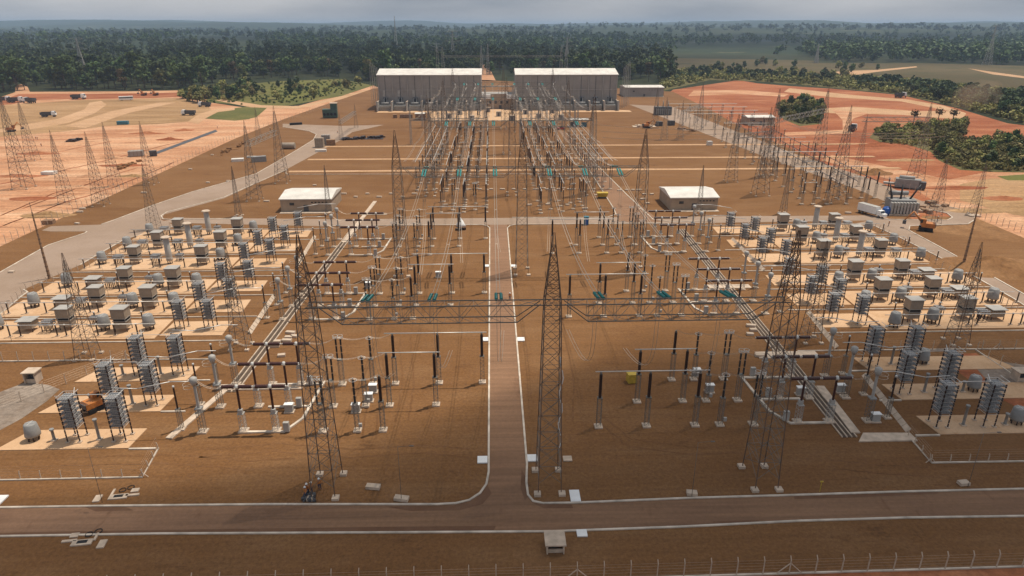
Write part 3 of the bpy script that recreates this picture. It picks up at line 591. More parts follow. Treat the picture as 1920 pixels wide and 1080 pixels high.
def gantry_beam(x0, x1, y, label, ext=0.0, z=25.2):
    L = x1 - x0; r = empty('gantry_beam', (x0, y, z)); W, H = 1.7, 2.1; m = MB()
    for s in (-1, 1):
        m.bar((-.4, s * W / 2, 0), (L + .4, s * W / 2, 0), .078); m.bar((.9, s * .5, 0.0), (3.6, s * W / 2, -H), .065); m.bar((3.6, s * W / 2, -H), (L - 3.6, s * W / 2, -H), .074); m.bar((L - 3.6, s * W / 2, -H), (L - .9, s * .5, 0), .065)
    m.build('chord', M['steel'], r)
    m = MB(); n = 12; st = (L - 7.2) / n
    for k in range(n):
        a, b = 3.6 + k * st, 3.6 + (k + 1) * st
        for s in (-1, 1):
            p, q = ((a, b) if k % 2 else (b, a)); m.bar((p, s * W / 2, 0), (q, s * W / 2, -H), .032)
        m.bar((a, -W / 2, 0), (b, W / 2, 0), .026); m.bar((a, W / 2, -H), (b, -W / 2, -H), .026); m.bar((a, -W / 2, 0), (a, W / 2, 0), .026); m.bar((a, -W / 2, -H), (a, W / 2, -H), .026)
        if k % 2 == 0:
            for s in (-1, 1): m.bar((a, s * W / 2, 0), (a, s * W / 2, -H), .035)
    for a, b in ((.9, 3.6), (L - 3.6, L - .9)): m.bar((a, -W / 2, 0), (b, W / 2, 0), .035); m.bar((a, W / 2, 0), (b, -W / 2, 0), .028)
    m.build('bracing', M['lattice'], r)
    return tag(r, label, 'gantry beam', 'lattice beams of the line gantries')
TX = (-21.5, 6.8, 34.4)
GY = [71.6, 151.3, 231.0, 311.0, 392.0]
GN = ['nearest', 'second', 'third', 'fourth', 'farthest']
for g, y in enumerate(GY):
    for x, w_ in zip(TX, ('left', 'central', 'right')): GT.put(x, y, f'lattice tower with a pointed peak, {w_} of the {GN[g]} gantry')
    for k in (0, 1): gantry_beam(TX[k] + .5, TX[k + 1] - .5, y, f"lattice beam of the {GN[g]} gantry {'left' if k == 0 else 'right'} of its central tower")
# teal insulator strings and conductors
PHX = (-15.1, -7.3, .6, 12.7, 20.6, 28.4)
PN = ['outermost left', 'middle left', 'innermost left', 'innermost right', 'middle right', 'outermost right']
def string_kind(front):
    r = empty('insulator_string'); s = 1 if front else -1; n = 13
    for dx in (-.24, .24):
        prof = []
        for i in range(n): z = .5 + i * .24; prof += [(.17, z), (.15, z + .07), (.06, z + .10), (.06, z + .21)]
        m = MB(); m.lathe((0, 0, 0), prof, 7)
        m.v = [(dx + x, s * z * .96, y - z * .18) for x, y, z in m.v]; m.build('glass_discs', M['teal'], r)
    m = MB(); m.bar((-.34, s * .45, -.09), (.34, s * .45, -.09), .05); m.bar((0, 0, 0), (0, s * .45, -.09), .04); m.build('yoke', M['steel'], r); MB().bar((-.34, s * 3.55, -.66), (.34, s * 3.55, -.66), .05).build('yoke', M['steel'], r)
    return Kind(r, 'insulator string', 'teal insulator strings on the gantries')
SF, SB = string_kind(True), string_kind(False)
def conductor(p, q, sag, label, off=.22, r=.038, cat='conductor', grp='overhead conductors'):
    p = Vector(p); q = Vector(q); m = MB(); n = 10; d = (q - p); sd = Vector((-d.y, d.x, 0)).normalized()
    for o in ((-off, off) if off else (0,)):
        m.path([tuple(p.lerp(q, i / n) + sd * o + Vector((0, 0, -4 * sag * (i / n) * (1 - i / n)))) for i in range(n + 1)], r, 3)
    for i in range(1, n, 3):
        if off: c = p.lerp(q, i / n) + Vector((0, 0, -4 * sag * (i / n) * (1 - i / n))); m.bar(tuple(c - sd * off), tuple(c + sd * off), r * .9, 3)
    o = m.build('conductor', M['cable']); return tag(o, label, cat, grp)
for g, y in enumerate(GY):
    for x, pn in zip(PHX, PN):
        if g < 4: SF.put(x, y + .9, f'teal double insulator string on far side of {GN[g]} gantry, {pn} phase', z=25.1, sc=1.25)
        if g > 0: SB.put(x, y - .9, f'teal double insulator string on near side of {GN[g]} gantry, {pn} phase', z=25.1, sc=1.25)
        if g < 4: conductor((x, y + 5.3, 24.2), (x, GY[g + 1] - 5.3, 24.2), 2.4, f'twin conductors spanning from {GN[g]} to {GN[g + 1]} gantry, {pn} phase')
# droppers hanging from the strings down to the bus tubes
def dropper(p, q, label, belly=2.0):
    p = Vector(p); q = Vector(q); m = MB()
    for o in (-.22, .22):
        pts = []
        for i in range(13):
            t = i / 12; c = p.lerp(q, t); z = p.z + (q.z - p.z) * (t ** .55); pts.append((p.x + (q.x - p.x) * t ** 3 + o, p.y + (q.y - p.y) * t ** 3, z - belly * math.sin(math.pi * t) * t))
        m.path(pts, .032, 3)
    tag(m.build('dropper_wire', M['cable']), label, 'dropper', 'dropper wires below the gantry beams')
for g, (y, rows) in enumerate(((71.6, (84.3, 91.2, 98.0)), (151.3, (124.4, 131.3, 138.1)))):
    for i, x in enumerate(PHX):
        tr = rows[i] if i < 3 else rows[5 - i]; tr = rows[2 - (i if i < 3 else 5 - i)] if False else tr
        yy = y + 5.3 if g == 0 else y - 5.3
        dropper((x, yy, 24.2), (x + (.8 if i < 3 else -.8), tr, 9.4), f'thin twin dropper from {GN[g]} gantry, {PN[i]} phase', 1.0)
# lattice masts standing alone
def mast_kind(h, w0, w1, hb, st, name='lattice_mast', r0=.07, n=9):
    r = empty(name)
    for s1 in (-1, 1):
        for s2 in (-1, 1):
            m = MB(); m.bar((s1 * w0 / 2, s2 * w0 / 2, .1), (s1 * w1 / 2, s2 * w1 / 2, hb), r0, 4, r0 * .8); m.bar((s1 * w1 / 2, s2 * w1 / 2, hb), (s1 * .06, s2 * .06, h), r0 * .8, 4, .03); m.build('leg', M[st], r)
            MB().box((s1 * w0 / 2, s2 * w0 / 2, .12), (.7, .7, .3)).build('footing', M['slab'], r)
    m = MB(); lattice(m, .6, hb, w0 * .98, w1, n, r0 * .5); lattice(m, hb, h * .93, w1, w1 * .25, 4, r0 * .45); m.build('bracing', M['steel'], r)
    return r
MK = {}
def mast(key, args, x, y, label, rz=0, group=None):
    if key not in MK: MK[key] = Kind(mast_kind(*args), 'lattice mast', 'lone lattice masts')
    return MK[key].put(x, y, label, rz, group=group)
for x, y, l in ((-46.4, 112.5, 'slim lattice mast left, between breakers and tan pads'), (59.2, 112.2, 'slim lattice mast right, between breakers and tan pads'), (-72.3, 109.3, 'slim lattice mast before the left tan pads by the fence'), (86.1, 110.6, 'slim lattice mast before the right tan pads by the fence')):
    mast('a', (19.5, 3.0, .9, 15.0, 'rust', 'lattice_mast', .06, 9), x, y, l)
for b, l in (((448, 405), 'slim mast left of the relay house behind left pads'), ((617, 402), 'slim mast at the right corner of left relay house'), ((1310, 402), 'slim mast standing before the right relay house'), ((1468, 400), 'slim mast between right relay house and white lorry')):
    mast('b', (15.5, 1.7, .6, 11.5, 'rust', 'lattice_mast', .055, 8), *G(*b), l)
big = [((45, 352), 'large grey tower at the far left edge of red dirt', 1), ((62, 300), 'grey tower standing behind the far left tower', .8), ((126, 380), 'brown tower on red dirt, second from left edge', .72), ((190, 385), 'brown tower on red dirt, third from left edge', .72), ((217, 348), 'grey tower on red dirt, fourth from left edge', .70), ((284, 345), 'brown tower at the boundary fence on red dirt', .70), ((290, 430), 'brown mast beside the ring road bend at left', .58),
       ((478, 375), 'lattice tower at ring road left of the crates', .80), ((530, 342), 'lattice tower at ring road beside the steel tank', .85), ((486, 262), 'thin tower on the ridge behind the boundary fence', .5), ((640, 262), 'left tower of the small portal by the ring road', .42), ((668, 240), 'right tower of the small portal by the ring road', .42)]
for b, l, s in big: mast('c', (33.0, 5.2, 1.7, 24.0, 'rust', 'lattice_mast', .082, 10), *G(*b), l).scale = (s, s, s)
bigr = [((1565, 378), 'brown lattice tower in front of the far right posts', .95), ((1425, 365), 'lattice tower at near end of the far right posts', .9), ((1370, 340), 'lattice tower with blue box in the right gravel yard', .75), ((1440, 330), 'lattice tower behind the far right post rows', 1.0), ((1532, 300), 'lattice tower on red earth beside the shrubs', .95), ((1716, 335), 'lattice tower on red earth near the big transformer', .88), ((1748, 420), 'brown mast beside the right ring road loop', .62), ((1245, 262), 'short lattice tower right of the hall forecourt', .65), ((1275, 262), 'lattice tower at rear of the right gravel yard', .6), ((1826, 400), 'thin brown mast outside the right ring road loop', .5), ((1310, 245), 'lattice tower among the rearmost right posts', .8), ((1228, 240), 'lattice tower beside the mid yard canopy', .7)]
for b, l, s in bigr: mast('c', None, *G(*b), l).scale = (s, s, s)
def pole(b, top, label, w=.42, name='lattice_pole', m_='wood'):
    x, y = G(*b); lo, hi = 3, 60
    r = empty(name, (x, y, 0)); h = 16.0
    m = MB(); m.bar((0, 0, 0), (0, 0, h), w * .75, 4, w * .32); m.build('shaft', M[m_], r); k = MB()
    for i in range(14): z = .8 + i * 1.1; k.box((0, -.02, z), (w * 1.3 * (1 - z / 26), w * 1.3 * (1 - z / 26), .18))
    k.build('step_band', M['rust'], r); MB().bar((0, 0, h), (0, 0, h + 2.2), .05).build('spike', M['steel'], r); return tag(r, label, 'pole', 'tall brown poles')
pole((93, 522), 400, 'tall tapering brown pole beside left ring road'); pole((1805, 500), 390, 'tall tapering brown pole beside right ring road')
# gantries of the side yards (portal towers with beams)
def side_beam(p, q, z, label, hh=1.6, mt='lattice'):
    a = Vector((*p, z)); b = Vector((*q, z)); d = b - a; L = d.length; r = empty('portal_beam', a, math.atan2(d.y, d.x)); m = MB()
    for s in (-.7, .7):
        for zz in (0, -hh): m.bar((0, s, zz), (L, s, zz), .09)
    n = max(4, int(L / 2.2))
    for k in range(n):
        u, v = L * k / n, L * (k + 1) / n
        for s in (-.7, .7): m.bar((u if k % 2 else v, s, 0), (v if k % 2 else u, s, -hh), .06)
        m.bar((u, -.7, 0), (v, .7, 0), .05)
    m.build('truss', M[mt], r); return tag(r, label, 'portal beam', 'portal beams of the side yards')
side_beam(G(478, 375), G(530, 342), 19.5, 'truss beam between the two ring road towers at left'); side_beam(G(640, 262), G(668, 240), 9.5, 'truss beam of the small portal by the ring road')
side_beam(G(1370, 340), G(1440, 330), 17.5, 'truss beam over the far right posts'); side_beam((141, 257), (166.5, 257), 22.6, 'grey truss beam over the red earth before the thicket')
side_beam(G(1440, 330), G(1532, 300), 22, 'truss beam crossing toward the shrubs on red earth'); side_beam(G(1275, 262), G(1310, 245), 14.5, 'truss beam above rearmost right posts')
mast('c', None, 142.5, 257, 'slim tower at the left end of red earth truss').scale = (.5, .5, .72)
for k in range(3):
    a = G(1120 + k * 4, 268 + 14 * k); b = G(1440, 300 + 9 * k); conductor((a[0], a[1], 9), (b[0], b[1], 14), 1.5, f'overhead line across the right gravel yard, {ORD[k]} from the halls', .2, .045)
    a = G(1440, 330); b = G(1716, 335); conductor((a[0] + 4, a[1] - 6 * k, 20), (b[0], b[1] - 6 * k, 18), 2, f'overhead line over the red earth at right, {ORD[k]} from the rear', .2, .045)
# ================================================================== SWITCHGEAR
def shed_prof(r, z0, z1, n, f=.72):
    p = []
    for i in range(n): z = z0 + (z1 - z0) * i / n; h = (z1 - z0) / n; p += [(r * f, z), (r, z + h * .55), (r * f, z + h * .9)]
    return p
def stand(r, x, y, h, w=.62, name='lattice_stand', foot=True, st='steel'):
    m = MB()
    for a in (-1, 1):
        for b in (-1, 1): m.bar((x + a * w / 2, y + b * w / 2, .1), (x + a * w / 2, y + b * w / 2, h), .035)
    mm = MB(); lattice(mm, .2, h, w, w, max(4, int(h / .65)), .02, both=False); m.add([(a + x, b + y, c) for a, b, c in mm.v], mm.f)
    m.box((x, y, h), (w + .12, w + .12, .1)); m.build(name, M[st], r)
    if foot: MB().box((x, y, .09), (w + .55, w + .55, .24)).build('footing', M['slab'], r)
def bus_post():
    r = empty('bus_post'); stand(r, 0, 0, 4.9); m = MB(); m.lathe((0, 0, 0), shed_prof(.25, 4.95, 8.75, 16, .85), 9)
    m.build('insulator', M['brown'], r); q = MB(); q.lathe((0, 0, 0), [(.16, 8.75), (.14, 9.05)], 8); q.build('metal_flange', M['steel'], r); return Kind(r, 'bus post', 'dark bus post insulators on lattice stands')
def arrester():
    r = empty('surge_arrester'); stand(r, 0, 0, 4.6, .6); m = MB()
    for k in range(3): m.lathe((0, 0, 0), shed_prof(.19, 4.7 + k * 1.3, 5.85 + k * 1.3, 7, .7), 8)
    m.build('insulator', M['dark'], r); m = MB(); m.ring((0, 0, 8.35), .55, .045); m.bar((-.55, 0, 8.35), (.55, 0, 8.35), .03); m.bar((0, 0, 8.2), (0, 0, 8.8), .05)
    m.build('grading_ring', M['silver'], r); MB().box((.55, -.4, 1.2), (.45, .35, .55)).build('counter_box', M['lgrey'], r); return Kind(r, 'surge arrester', 'surge arresters with grading rings')
def twin_post():
    r = empty('twin_post'); stand(r, 0, 0, 4.6, .7)
    for s in (-.38, .38):
        m = MB()
        for k in range(3): m.lathe((s, 0, 0), shed_prof(.17, 4.7 + k * 1.25, 5.8 + k * 1.25, 7, .7), 7)
        m.build('insulator', M['dark'], r)
    m = MB()
    for z in (8.5, 8.85): m.ring((-.38, 0, z), .42, .035, 10); m.ring((.38, 0, z), .42, .035, 10)
    m.bar((-.8, 0, 8.5), (.8, 0, 8.5), .06)
    for s in (-.8, .8): m.bar((s, 0, 8.45), (s, 0, 8.9), .04)
    m.build('grading_ring', M['silver'], r); return Kind(r, 'twin post', 'twin column posts with double rings')
def breaker():
    r = empty('circuit_breaker')
    for x in (-2.35, 2.35):
        stand(r, x, 0, 3.0, .75, st='lgrey'); MB().box((x, -.1, 3.35), (.62, .55, .75)).build('drive_box', M['lgrey'], r)
        m = MB(); m.lathe((x, 0, 0), shed_prof(.19, 3.7, 7.0, 14, .8), 9); m.build('support_column', M['red_ins'], r)
        for s in (-1, 1):
            m = MB(); m.lathe((x + (0.28 if s > 0 else -2.1), 0, 7.35), shed_prof(.29, 0, 1.82, 7, .88), 9, axis='x'); m.build('interrupter', M['red_ins'], r)
        q = MB(); q.lathe((x, 0, 0), [(.26, 7.05), (.3, 7.3), (.2, 7.65)], 8)
        for s in (-2.2, 2.2): MB().lathe((x + s - .06, 0, 7.35), [(.16, 0), (.16, .14)], 8, axis='x').build('end_cap', M['silver'], r)
        q.ring((x, 0, 7.35), .4, .03, 8); q.build('head_casting', M['silver'], r)
    m = MB(); m.bar((-4.6, 0, 7.35), (4.6, 0, 7.35), .05); m.build('link_tube', M['silver'], r)
    MB().box((4.0, -.4, .9), (.8, .55, 1.5)).build('control_cabinet', M['lgrey'], r); return Kind(r, 'circuit breaker', 'live tank circuit breakers with double T heads')
def ct():
    r = empty('current_transformer'); stand(r, 0, 0, 3.9, .75); m = MB(); m.lathe((0, 0, 0), shed_prof(.22, 4.0, 7.6, 16, .88)[:-1] + [(.2, 7.6)], 10); m.build('insulator', M['lgrey'], r)
    m = MB(); m.lathe((0, 0, 0), [(.24, 7.6), (.5, 8.25), (.52, 8.8), (.25, 9.0)], 12); m.build('head_tank', M['lgrey'], r); MB().box((0, 0, 3.95), (.95, .95, .22)).build('base_box', M['grey'], r)
    m = MB(); m.ring((.75, .0, 7.9), .8, .03, 10); m.ring((.75, 0, 7.4), .8, .03, 10); m.build('ring_lead', M['cable'], r); return Kind(r, 'current transformer', 'grey current transformers with round heads')
def slim_post():
    r = empty('slim_post'); stand(r, 0, 0, 3.4, .5); m = MB(); m.lathe((0, 0, 0), shed_prof(.15, 3.5, 6.9, 14, .75), 8); m.build('insulator', M['brown'], r); MB().lathe((0, 0, 0), [(.2, 6.9), (.14, 7.2)], 8).build('cap', M['silver'], r); return Kind(r, 'slim post', 'slim brown posts beside the capacitor bays')
def disconnector():      # two posts with a folded arm, used deeper in the yard
    r = empty('disconnector')
    for x in (-1.9, 1.9):
        stand(r, x, 0, 3.6, .6); m = MB(); m.lathe((x, 0, 0), shed_prof(.2, 3.7, 7.0, 12, .78), 8); m.build('insulator', M['brown'], r); MB().lathe((x, 0, 0), [(.22, 7.0), (.18, 7.4)], 8).build('head', M['silver'], r)
    m = MB(); m.bar((-1.9, 0, 7.3), (1.9, 0, 7.3), .07, 6); m.build('arm', M['silver'], r); return Kind(r, 'disconnector', 'two column disconnectors')
BP, SA, TP, CB, CTK, SP, DS = bus_post(), arrester(), twin_post(), breaker(), ct(), slim_post(), disconnector()
SIDE = (('left', lambda x: x), ('right', lambda x: 13.2 - x))
MODN = ['front', 'middle', 'rear']; RN = ['nearest', 'middle', 'rear']
for mi, y0 in enumerate((84.3, 124.4, 165.0)):
    for sd, mx in SIDE:
        for ri in range(3):
            y = y0 + ri * 6.85; wh = f'{RN[ri]} row of the {MODN[mi]} {sd} bay'
            npost = ri + 1 if sd == 'left' else 3 - ri
            for c in range(npost):
                BP.put(mx((-16.3, -9.1, -2.0)[c]), y, f"dark bus post, {['outer', 'second', 'innermost'][c]} in {wh}")
            if npost > 1 or True:
                xa = mx(-17.6); xb = mx((-16.0, -8.2, -1.2)[npost - 1]); m = MB()
                if npost > 1:
                    m.bar((xa, y, 9.15), (xb, y, 9.15), .085, 6); tag(m.build('bus_tube', M['silver']), f'long pale bus tube along {wh}', 'bus tube', 'pale bus tubes')
            SA.put(mx(-20.0), y, f'surge arrester with ring, {wh}'); TP.put(mx(-25.0), y, f'twin column post with double rings, {wh}')
            CB.put(mx(-34.2), y + .4, f'double T circuit breaker, {wh}', 0 if sd == 'left' else math.pi); CTK.put(mx(-42.4), y + .4, f'grey current transformer, {wh}', math.pi if sd == 'left' else 0)
            if mi != 1 or True: SP.put(mx(-45.8), y + 1.2, f'slim brown post beside capacitors, {wh}')
            for (xa, za, xb, zb, nm) in ((-16.4, 9.2, -20.0, 8.6, 'inner'), (-20.0, 8.7, -25.0, 8.6, 'second'), (-25.3, 8.6, -29.4, 7.4, 'third'), (-38.8, 7.4, -42.0, 8.4, 'fourth')):
                conductor((mx(xa), y, za), (mx(xb), y + (.4 if xb < -28 else 0), zb), .5, f'sagging jumper wire, {nm} link in {wh}', .14, .02, 'jumper', 'jumper wires between apparatus')
# ------------------------------------------------------------------ capacitor stacks
def cap_stack(tiers, name='capacitor_stack', sx=1.0):
    r = empty(name); W, D = 1.7 * sx, 1.9 * sx; H = 2.3 + tiers * .72
    for s1 in (-1, 1):
        for s2 in (-1, 1):
            m = MB(); x, y = s1 * W / 2, s2 * D / 2
            for k in range(3): m.lathe((x, y, 0), shed_prof(.115, .25 + k * .66, .82 + k * .66, 5, .75), 7)
            for k in range(tiers): m.lathe((x, y, 2.25 + k * .72), [(.07, 0), (.105, .1), (.105, .48), (.07, .6)], 7)
            m.build('leg', M['brown'], r); MB().box((x, y, .14), (.5, .5, .28)).build('footing', M['slab'], r)
    for k in range(tiers):
        m = MB(); z = 2.3 + k * .72
        for j in range(2):
            for i in range(5): m.box((-W * .40 + i * W * .2, (j - .5) * D * .5, z + .26), (W * .145, D * .40, .27))
            m.bar((-W / 2, (j - .5) * D * .5, z + .46), (W / 2, (j - .5) * D * .5, z + .46), .03)
        for i in range(5):
            for s in (-1, 1): m.bar((-W * .40 + i * W * .2, s * D * .46, z + .26), (-W * .36 + i * W * .2, s * (D * .5 + .22), z + .34), .04, 5)
        m.build('can_tier', M['capgrey'], r)
    m = MB()
    for k in range(tiers + 1):
        z = 2.26 + k * .72
        for s in (-1, 1): m.bar((-W / 2, s * D / 2, z), (W / 2, s * D / 2, z), .035); m.bar((s * W / 2, -D / 2, z), (s * W / 2, D / 2, z), .035)
    m.path([(-W / 2 - .1, -D / 2, H + .25), (W / 2 + .35, -D / 2, H + .25), (W / 2 + .35, D / 2, H + .25)], .04); m.build('frame', M['silver'], r)
    return Kind(r, 'capacitor stack', 'grey capacitor stacks on dark legs')
CS = cap_stack(7); CS6 = cap_stack(6)
FR = [83.3, 92.9, 102.5]
for sd, xs in (('left', (-59.5, -53.1)), ('right', (72.4, 65.4))):
    for ri, y in enumerate(FR):
        CS.put(xs[0], y, f"tall capacitor stack, outer of the pair on the {RN[ri]} {sd} front pad"); CS.put(xs[1], y, f"tall capacitor stack, inner of the pair on the {RN[ri]} {sd} front pad")
        for k, (xx, hh) in enumerate(((-56.3, 3.2), (-62.6, 1.7)) if sd == 'left' else ((69.0, 3.2), (75.3, 1.7))):
            r = empty('standoff_column', (xx, y - .3, 0)); MB().lathe((0, 0, 0), [(.26, .1), (.2, .5), (.19, hh), (.3, hh + .05), (.3, hh + .3)], 9).build('shaft', M['grey'], r); MB().box((0, 0, .12), (.75, .75, .24)).build('footing', M['slab'], r)
            tag(r, f"{'tall' if k == 0 else 'short'} grey standoff column by capacitors on the {RN[ri]} {sd} front pad", 'standoff', 'grey standoff columns')
        m = MB(); s = 1 if sd == 'left' else -1; x1, x2 = xs[1], xs[0]
        m.path([(x1 + s * 10.3, y + 1.2, 8.4), (x1 + s * 7.5, y + 1.2, 8.4), (x1 + s * 3.0, y + .8, 7.6), (x1 - s * .4, y + .6, 7.9)], .07, 6); m.path([(x1 - s * .8, y - .8, 7.7), (x2 + s * 1.6, y - .8, 7.7), (x2 + s * .8, y + .9, 7.9)], .05, 5)
        tag(m.build('bus_pipe', M['silver']), f'bent pale bus pipe over the stacks on the {RN[ri]} {sd} front pad', 'bus pipe', 'bus pipes over the capacitor stacks')
SN = ['first', 'second', 'third', 'fourth', 'fifth', 'sixth']
CX = {'left': ((-60.6, -55.1),) * 6, 'right': ((72.3, 67.2),) * 6}
CYL, CYR = ((120.9, 121.0), (130.6, 132.4), (142.8, 144.1), (157.4, 160.0), (168, 172.4), (180.5, 186.0)), ((119.5, 121.0), (128.8, 130.6), (136.9, 142.2), (156, 158.4), (166, 170.6), (177, 182))
for sd, cy_ in (('left', CYL), ('right', CYR)):
    for ri in range(6):
        for k in (0, 1): CS6.put(CX[sd][ri][k], cy_[ri][k], f"capacitor stack on the {SN[ri]} {sd} tan pad, {'outer' if k == 0 else 'inner'} of two", sc=(1.0, 1.0, .93))
        s = 1 if sd == 'left' else -1; x1 = CX[sd][ri][1]; y = cy_[ri][1]; m = MB(); m.path([(x1 + s * 11, y, 8.3), (x1 + s * 6, y, 8.3), (x1 + s * .3, y - .5, 7.4)], .075, 6); tag(m.build('bus_pipe', M['silver']), f'pale bus pipe to the stacks on the {SN[ri]} {sd} tan pad', 'bus pipe', 'bus pipes to the mid capacitor stacks')
        m = MB(); xa, xb = (-100, -64) if sd == 'left' else (110, 76); m.bar((xa, ROWS[ri] - 3.2, 2.6), (xb, ROWS[ri] - 3.2, 2.6), .07, 6); tag(m.build('bus_pipe', M['silver']), f'low pale bus pipe along the {SN[ri]} {sd} tan pad', 'bus pipe', 'low bus pipes along the tan pads')
# ------------------------------------------------------------------ filter bank apparatus
def res_box(double, w=3.0, d=2.6):
    r = empty('resistor_cabin')
    m = MB()
    for s1 in (-1, 1):
        for s2 in (-1, 1): m.bar((s1 * (w / 2 - .2), s2 * (d / 2 - .2), 0), (s1 * (w / 2 - .2), s2 * (d / 2 - .2), .9), .1, 6)
    m.build('leg', M['brown'], r)
    def tier(z, h, e): 
        b = MB(); b.box((0, 0, z + h / 2), (w - e, d - e, h)); b.build('cabinet', M['beige'], r); f = MB()
        for i in range(5): f.box((-(w - e) / 2 + (i + .5) * (w - e) / 5, -(d - e) / 2 - .015, z + h / 2), (.04, .05, h * .95))
        f.build('cabinet_seam', M['hallwall'], r)
    tier(.9, 1.35, .3)
    if double:
        m = MB()
        for s1 in (-1, 1):
            for s2 in (-1, 1): m.bar((s1 * (w / 2 - .2), s2 * (d / 2 - .2), 2.25), (s1 * (w / 2 - .2), s2 * (d / 2 - .2), 3.15), .08, 6)
        for s in (-1, 1): m.bar((-w / 2, s * d / 2, 2.5), (w / 2, s * d / 2, 2.5), .06); m.bar((s * w / 2, -d / 2, 2.5), (s * w / 2, d / 2, 2.5), .06); m.bar((-w / 2, s * d / 2, 3.1), (w / 2, s * d / 2, 3.1), .06); m.bar((s * w / 2, -d / 2, 3.1), (s * w / 2, d / 2, 3.1), .06)
        m.build('tier_frame', M['lgrey'], r); MB().box((0, 0, 2.68), (w - .5, d - .5, .8)).build('tier_gap_shade', M['black'], r); tier(3.15, 1.9, 0)  # black block stands in for the shade in the open gap between tiers
    z = 5.1 if double else 2.5
    MB().box((0, 0, z + .14), (w + .35, d + .35, .14)).build('roof', M['lgrey'], r); MB().box((0, 0, z + .0), (w - .3, d - .3, .13)).build('roof_gap_shade', M['black'], r)  # black slab paints the shade in the gap below the roof
    return Kind(r, 'resistor cabin', 'double deck resistor cabins' if double else 'single deck resistor cabins')
def drum(h=2.6, z0=1.1, r0=1.0, r1=.82):
    r = empty('reactor_drum'); m = MB(); m.lathe((0, 0, 0), [(r0, z0), (r0 * 1.02, z0 + .3), (r1, z0 + h - .2), (r1 * .8, z0 + h)], 16); m.build('winding', M['grey'], r); m = MB()
    for i in range(6): t = i * math.pi / 3; m.bar((r0 * .7 * math.cos(t), r0 * .7 * math.sin(t), .1), (r0 * .7 * math.cos(t), r0 * .7 * math.sin(t), z0), .1, 6)
    m.build('leg', M['brown'], r); q = MB(); q.bar((-r0, 0, z0 + .12), (r0, 0, z0 + .12), .06); q.bar((0, -r0, z0 + .12), (0, r0, z0 + .12), .06); q.bar((-r1 * .8, 0, z0 + h + .03), (r1 * .8, 0, z0 + h + .03), .05); q.bar((0, -r1 * .8, z0 + h + .03), (0, r1 * .8, z0 + h + .03), .05); q.build('spider', M['silver'], r)
    return Kind(r, 'reactor drum', 'grey reactor drums on short legs')
def tallcol():
    r = empty('column_reactor'); m = MB(); m.lathe((0, 0, 0), [(.72, .9), (.75, 1.1), (.66, 6.6), (.5, 6.7)], 16); m.build('winding', M['lgrey'], r); m = MB(); m.lathe((0, 0, 0), [(1.15, 6.75), (1.2, 6.85), (.9, 7.05)], 16); m.build('cap_disc', M['slab'], r); m = MB()
    for i in range(6): t = i * math.pi / 3; m.bar((.55 * math.cos(t), .55 * math.sin(t), .1), (.55 * math.cos(t), .55 * math.sin(t), .95), .09, 6)
    m.build('leg', M['brown'], r); return Kind(r, 'column reactor', 'tall pale column reactors')
def cluster():
    r = empty('insulator_cluster'); m = MB(); q = MB(); random.seed(3)
    for i in range(3):
        for j in range(3):
            x, y = (i - 1) * .8, (j - 1) * .75; m.lathe((x, y, 0), shed_prof(.11, .3, 1.5 + .25 * ((i + j) % 2), 5, .7), 6)
    for j in range(3):
        for z in (1.85, 2.25): q.lathe((-1.1, (j - 1) * .75, z), shed_prof(.16, 0, 2.2, 5, .8), 7, axis='x')
    m.build('insulator', M['brown'], r); q.build('coil', M['capgrey'], r); f = MB()
    for s in (-1, 1): f.bar((-1.2, s * .9, 1.65), (1.2, s * .9, 1.65), .06); f.bar((s * 1.1, -.9, 1.65), (s * 1.1, .9, 1.65), .06)
    f.build('frame', M['silver'], r); return Kind(r, 'insulator cluster', 'clusters of small coils on insulators')
def stub():
    r = empty('stub_insulator'); MB().lathe((0, 0, 0), shed_prof(.16, .25, 2.35, 8, .7), 7).build('insulator', M['brown'], r); MB().box((0, 0, .13), (.55, .55, .26)).build('footing', M['slab'], r); MB().lathe((0, 0, 0), [(.2, 2.35), (.15, 2.6)], 7).build('cap', M['silver'], r); return Kind(r, 'stub insulator', 'dark stub insulators on the tan pads')
RD, RS, DR, TCOL, CL, STB = res_box(True), res_box(False), drum(), tallcol(), cluster(), stub()
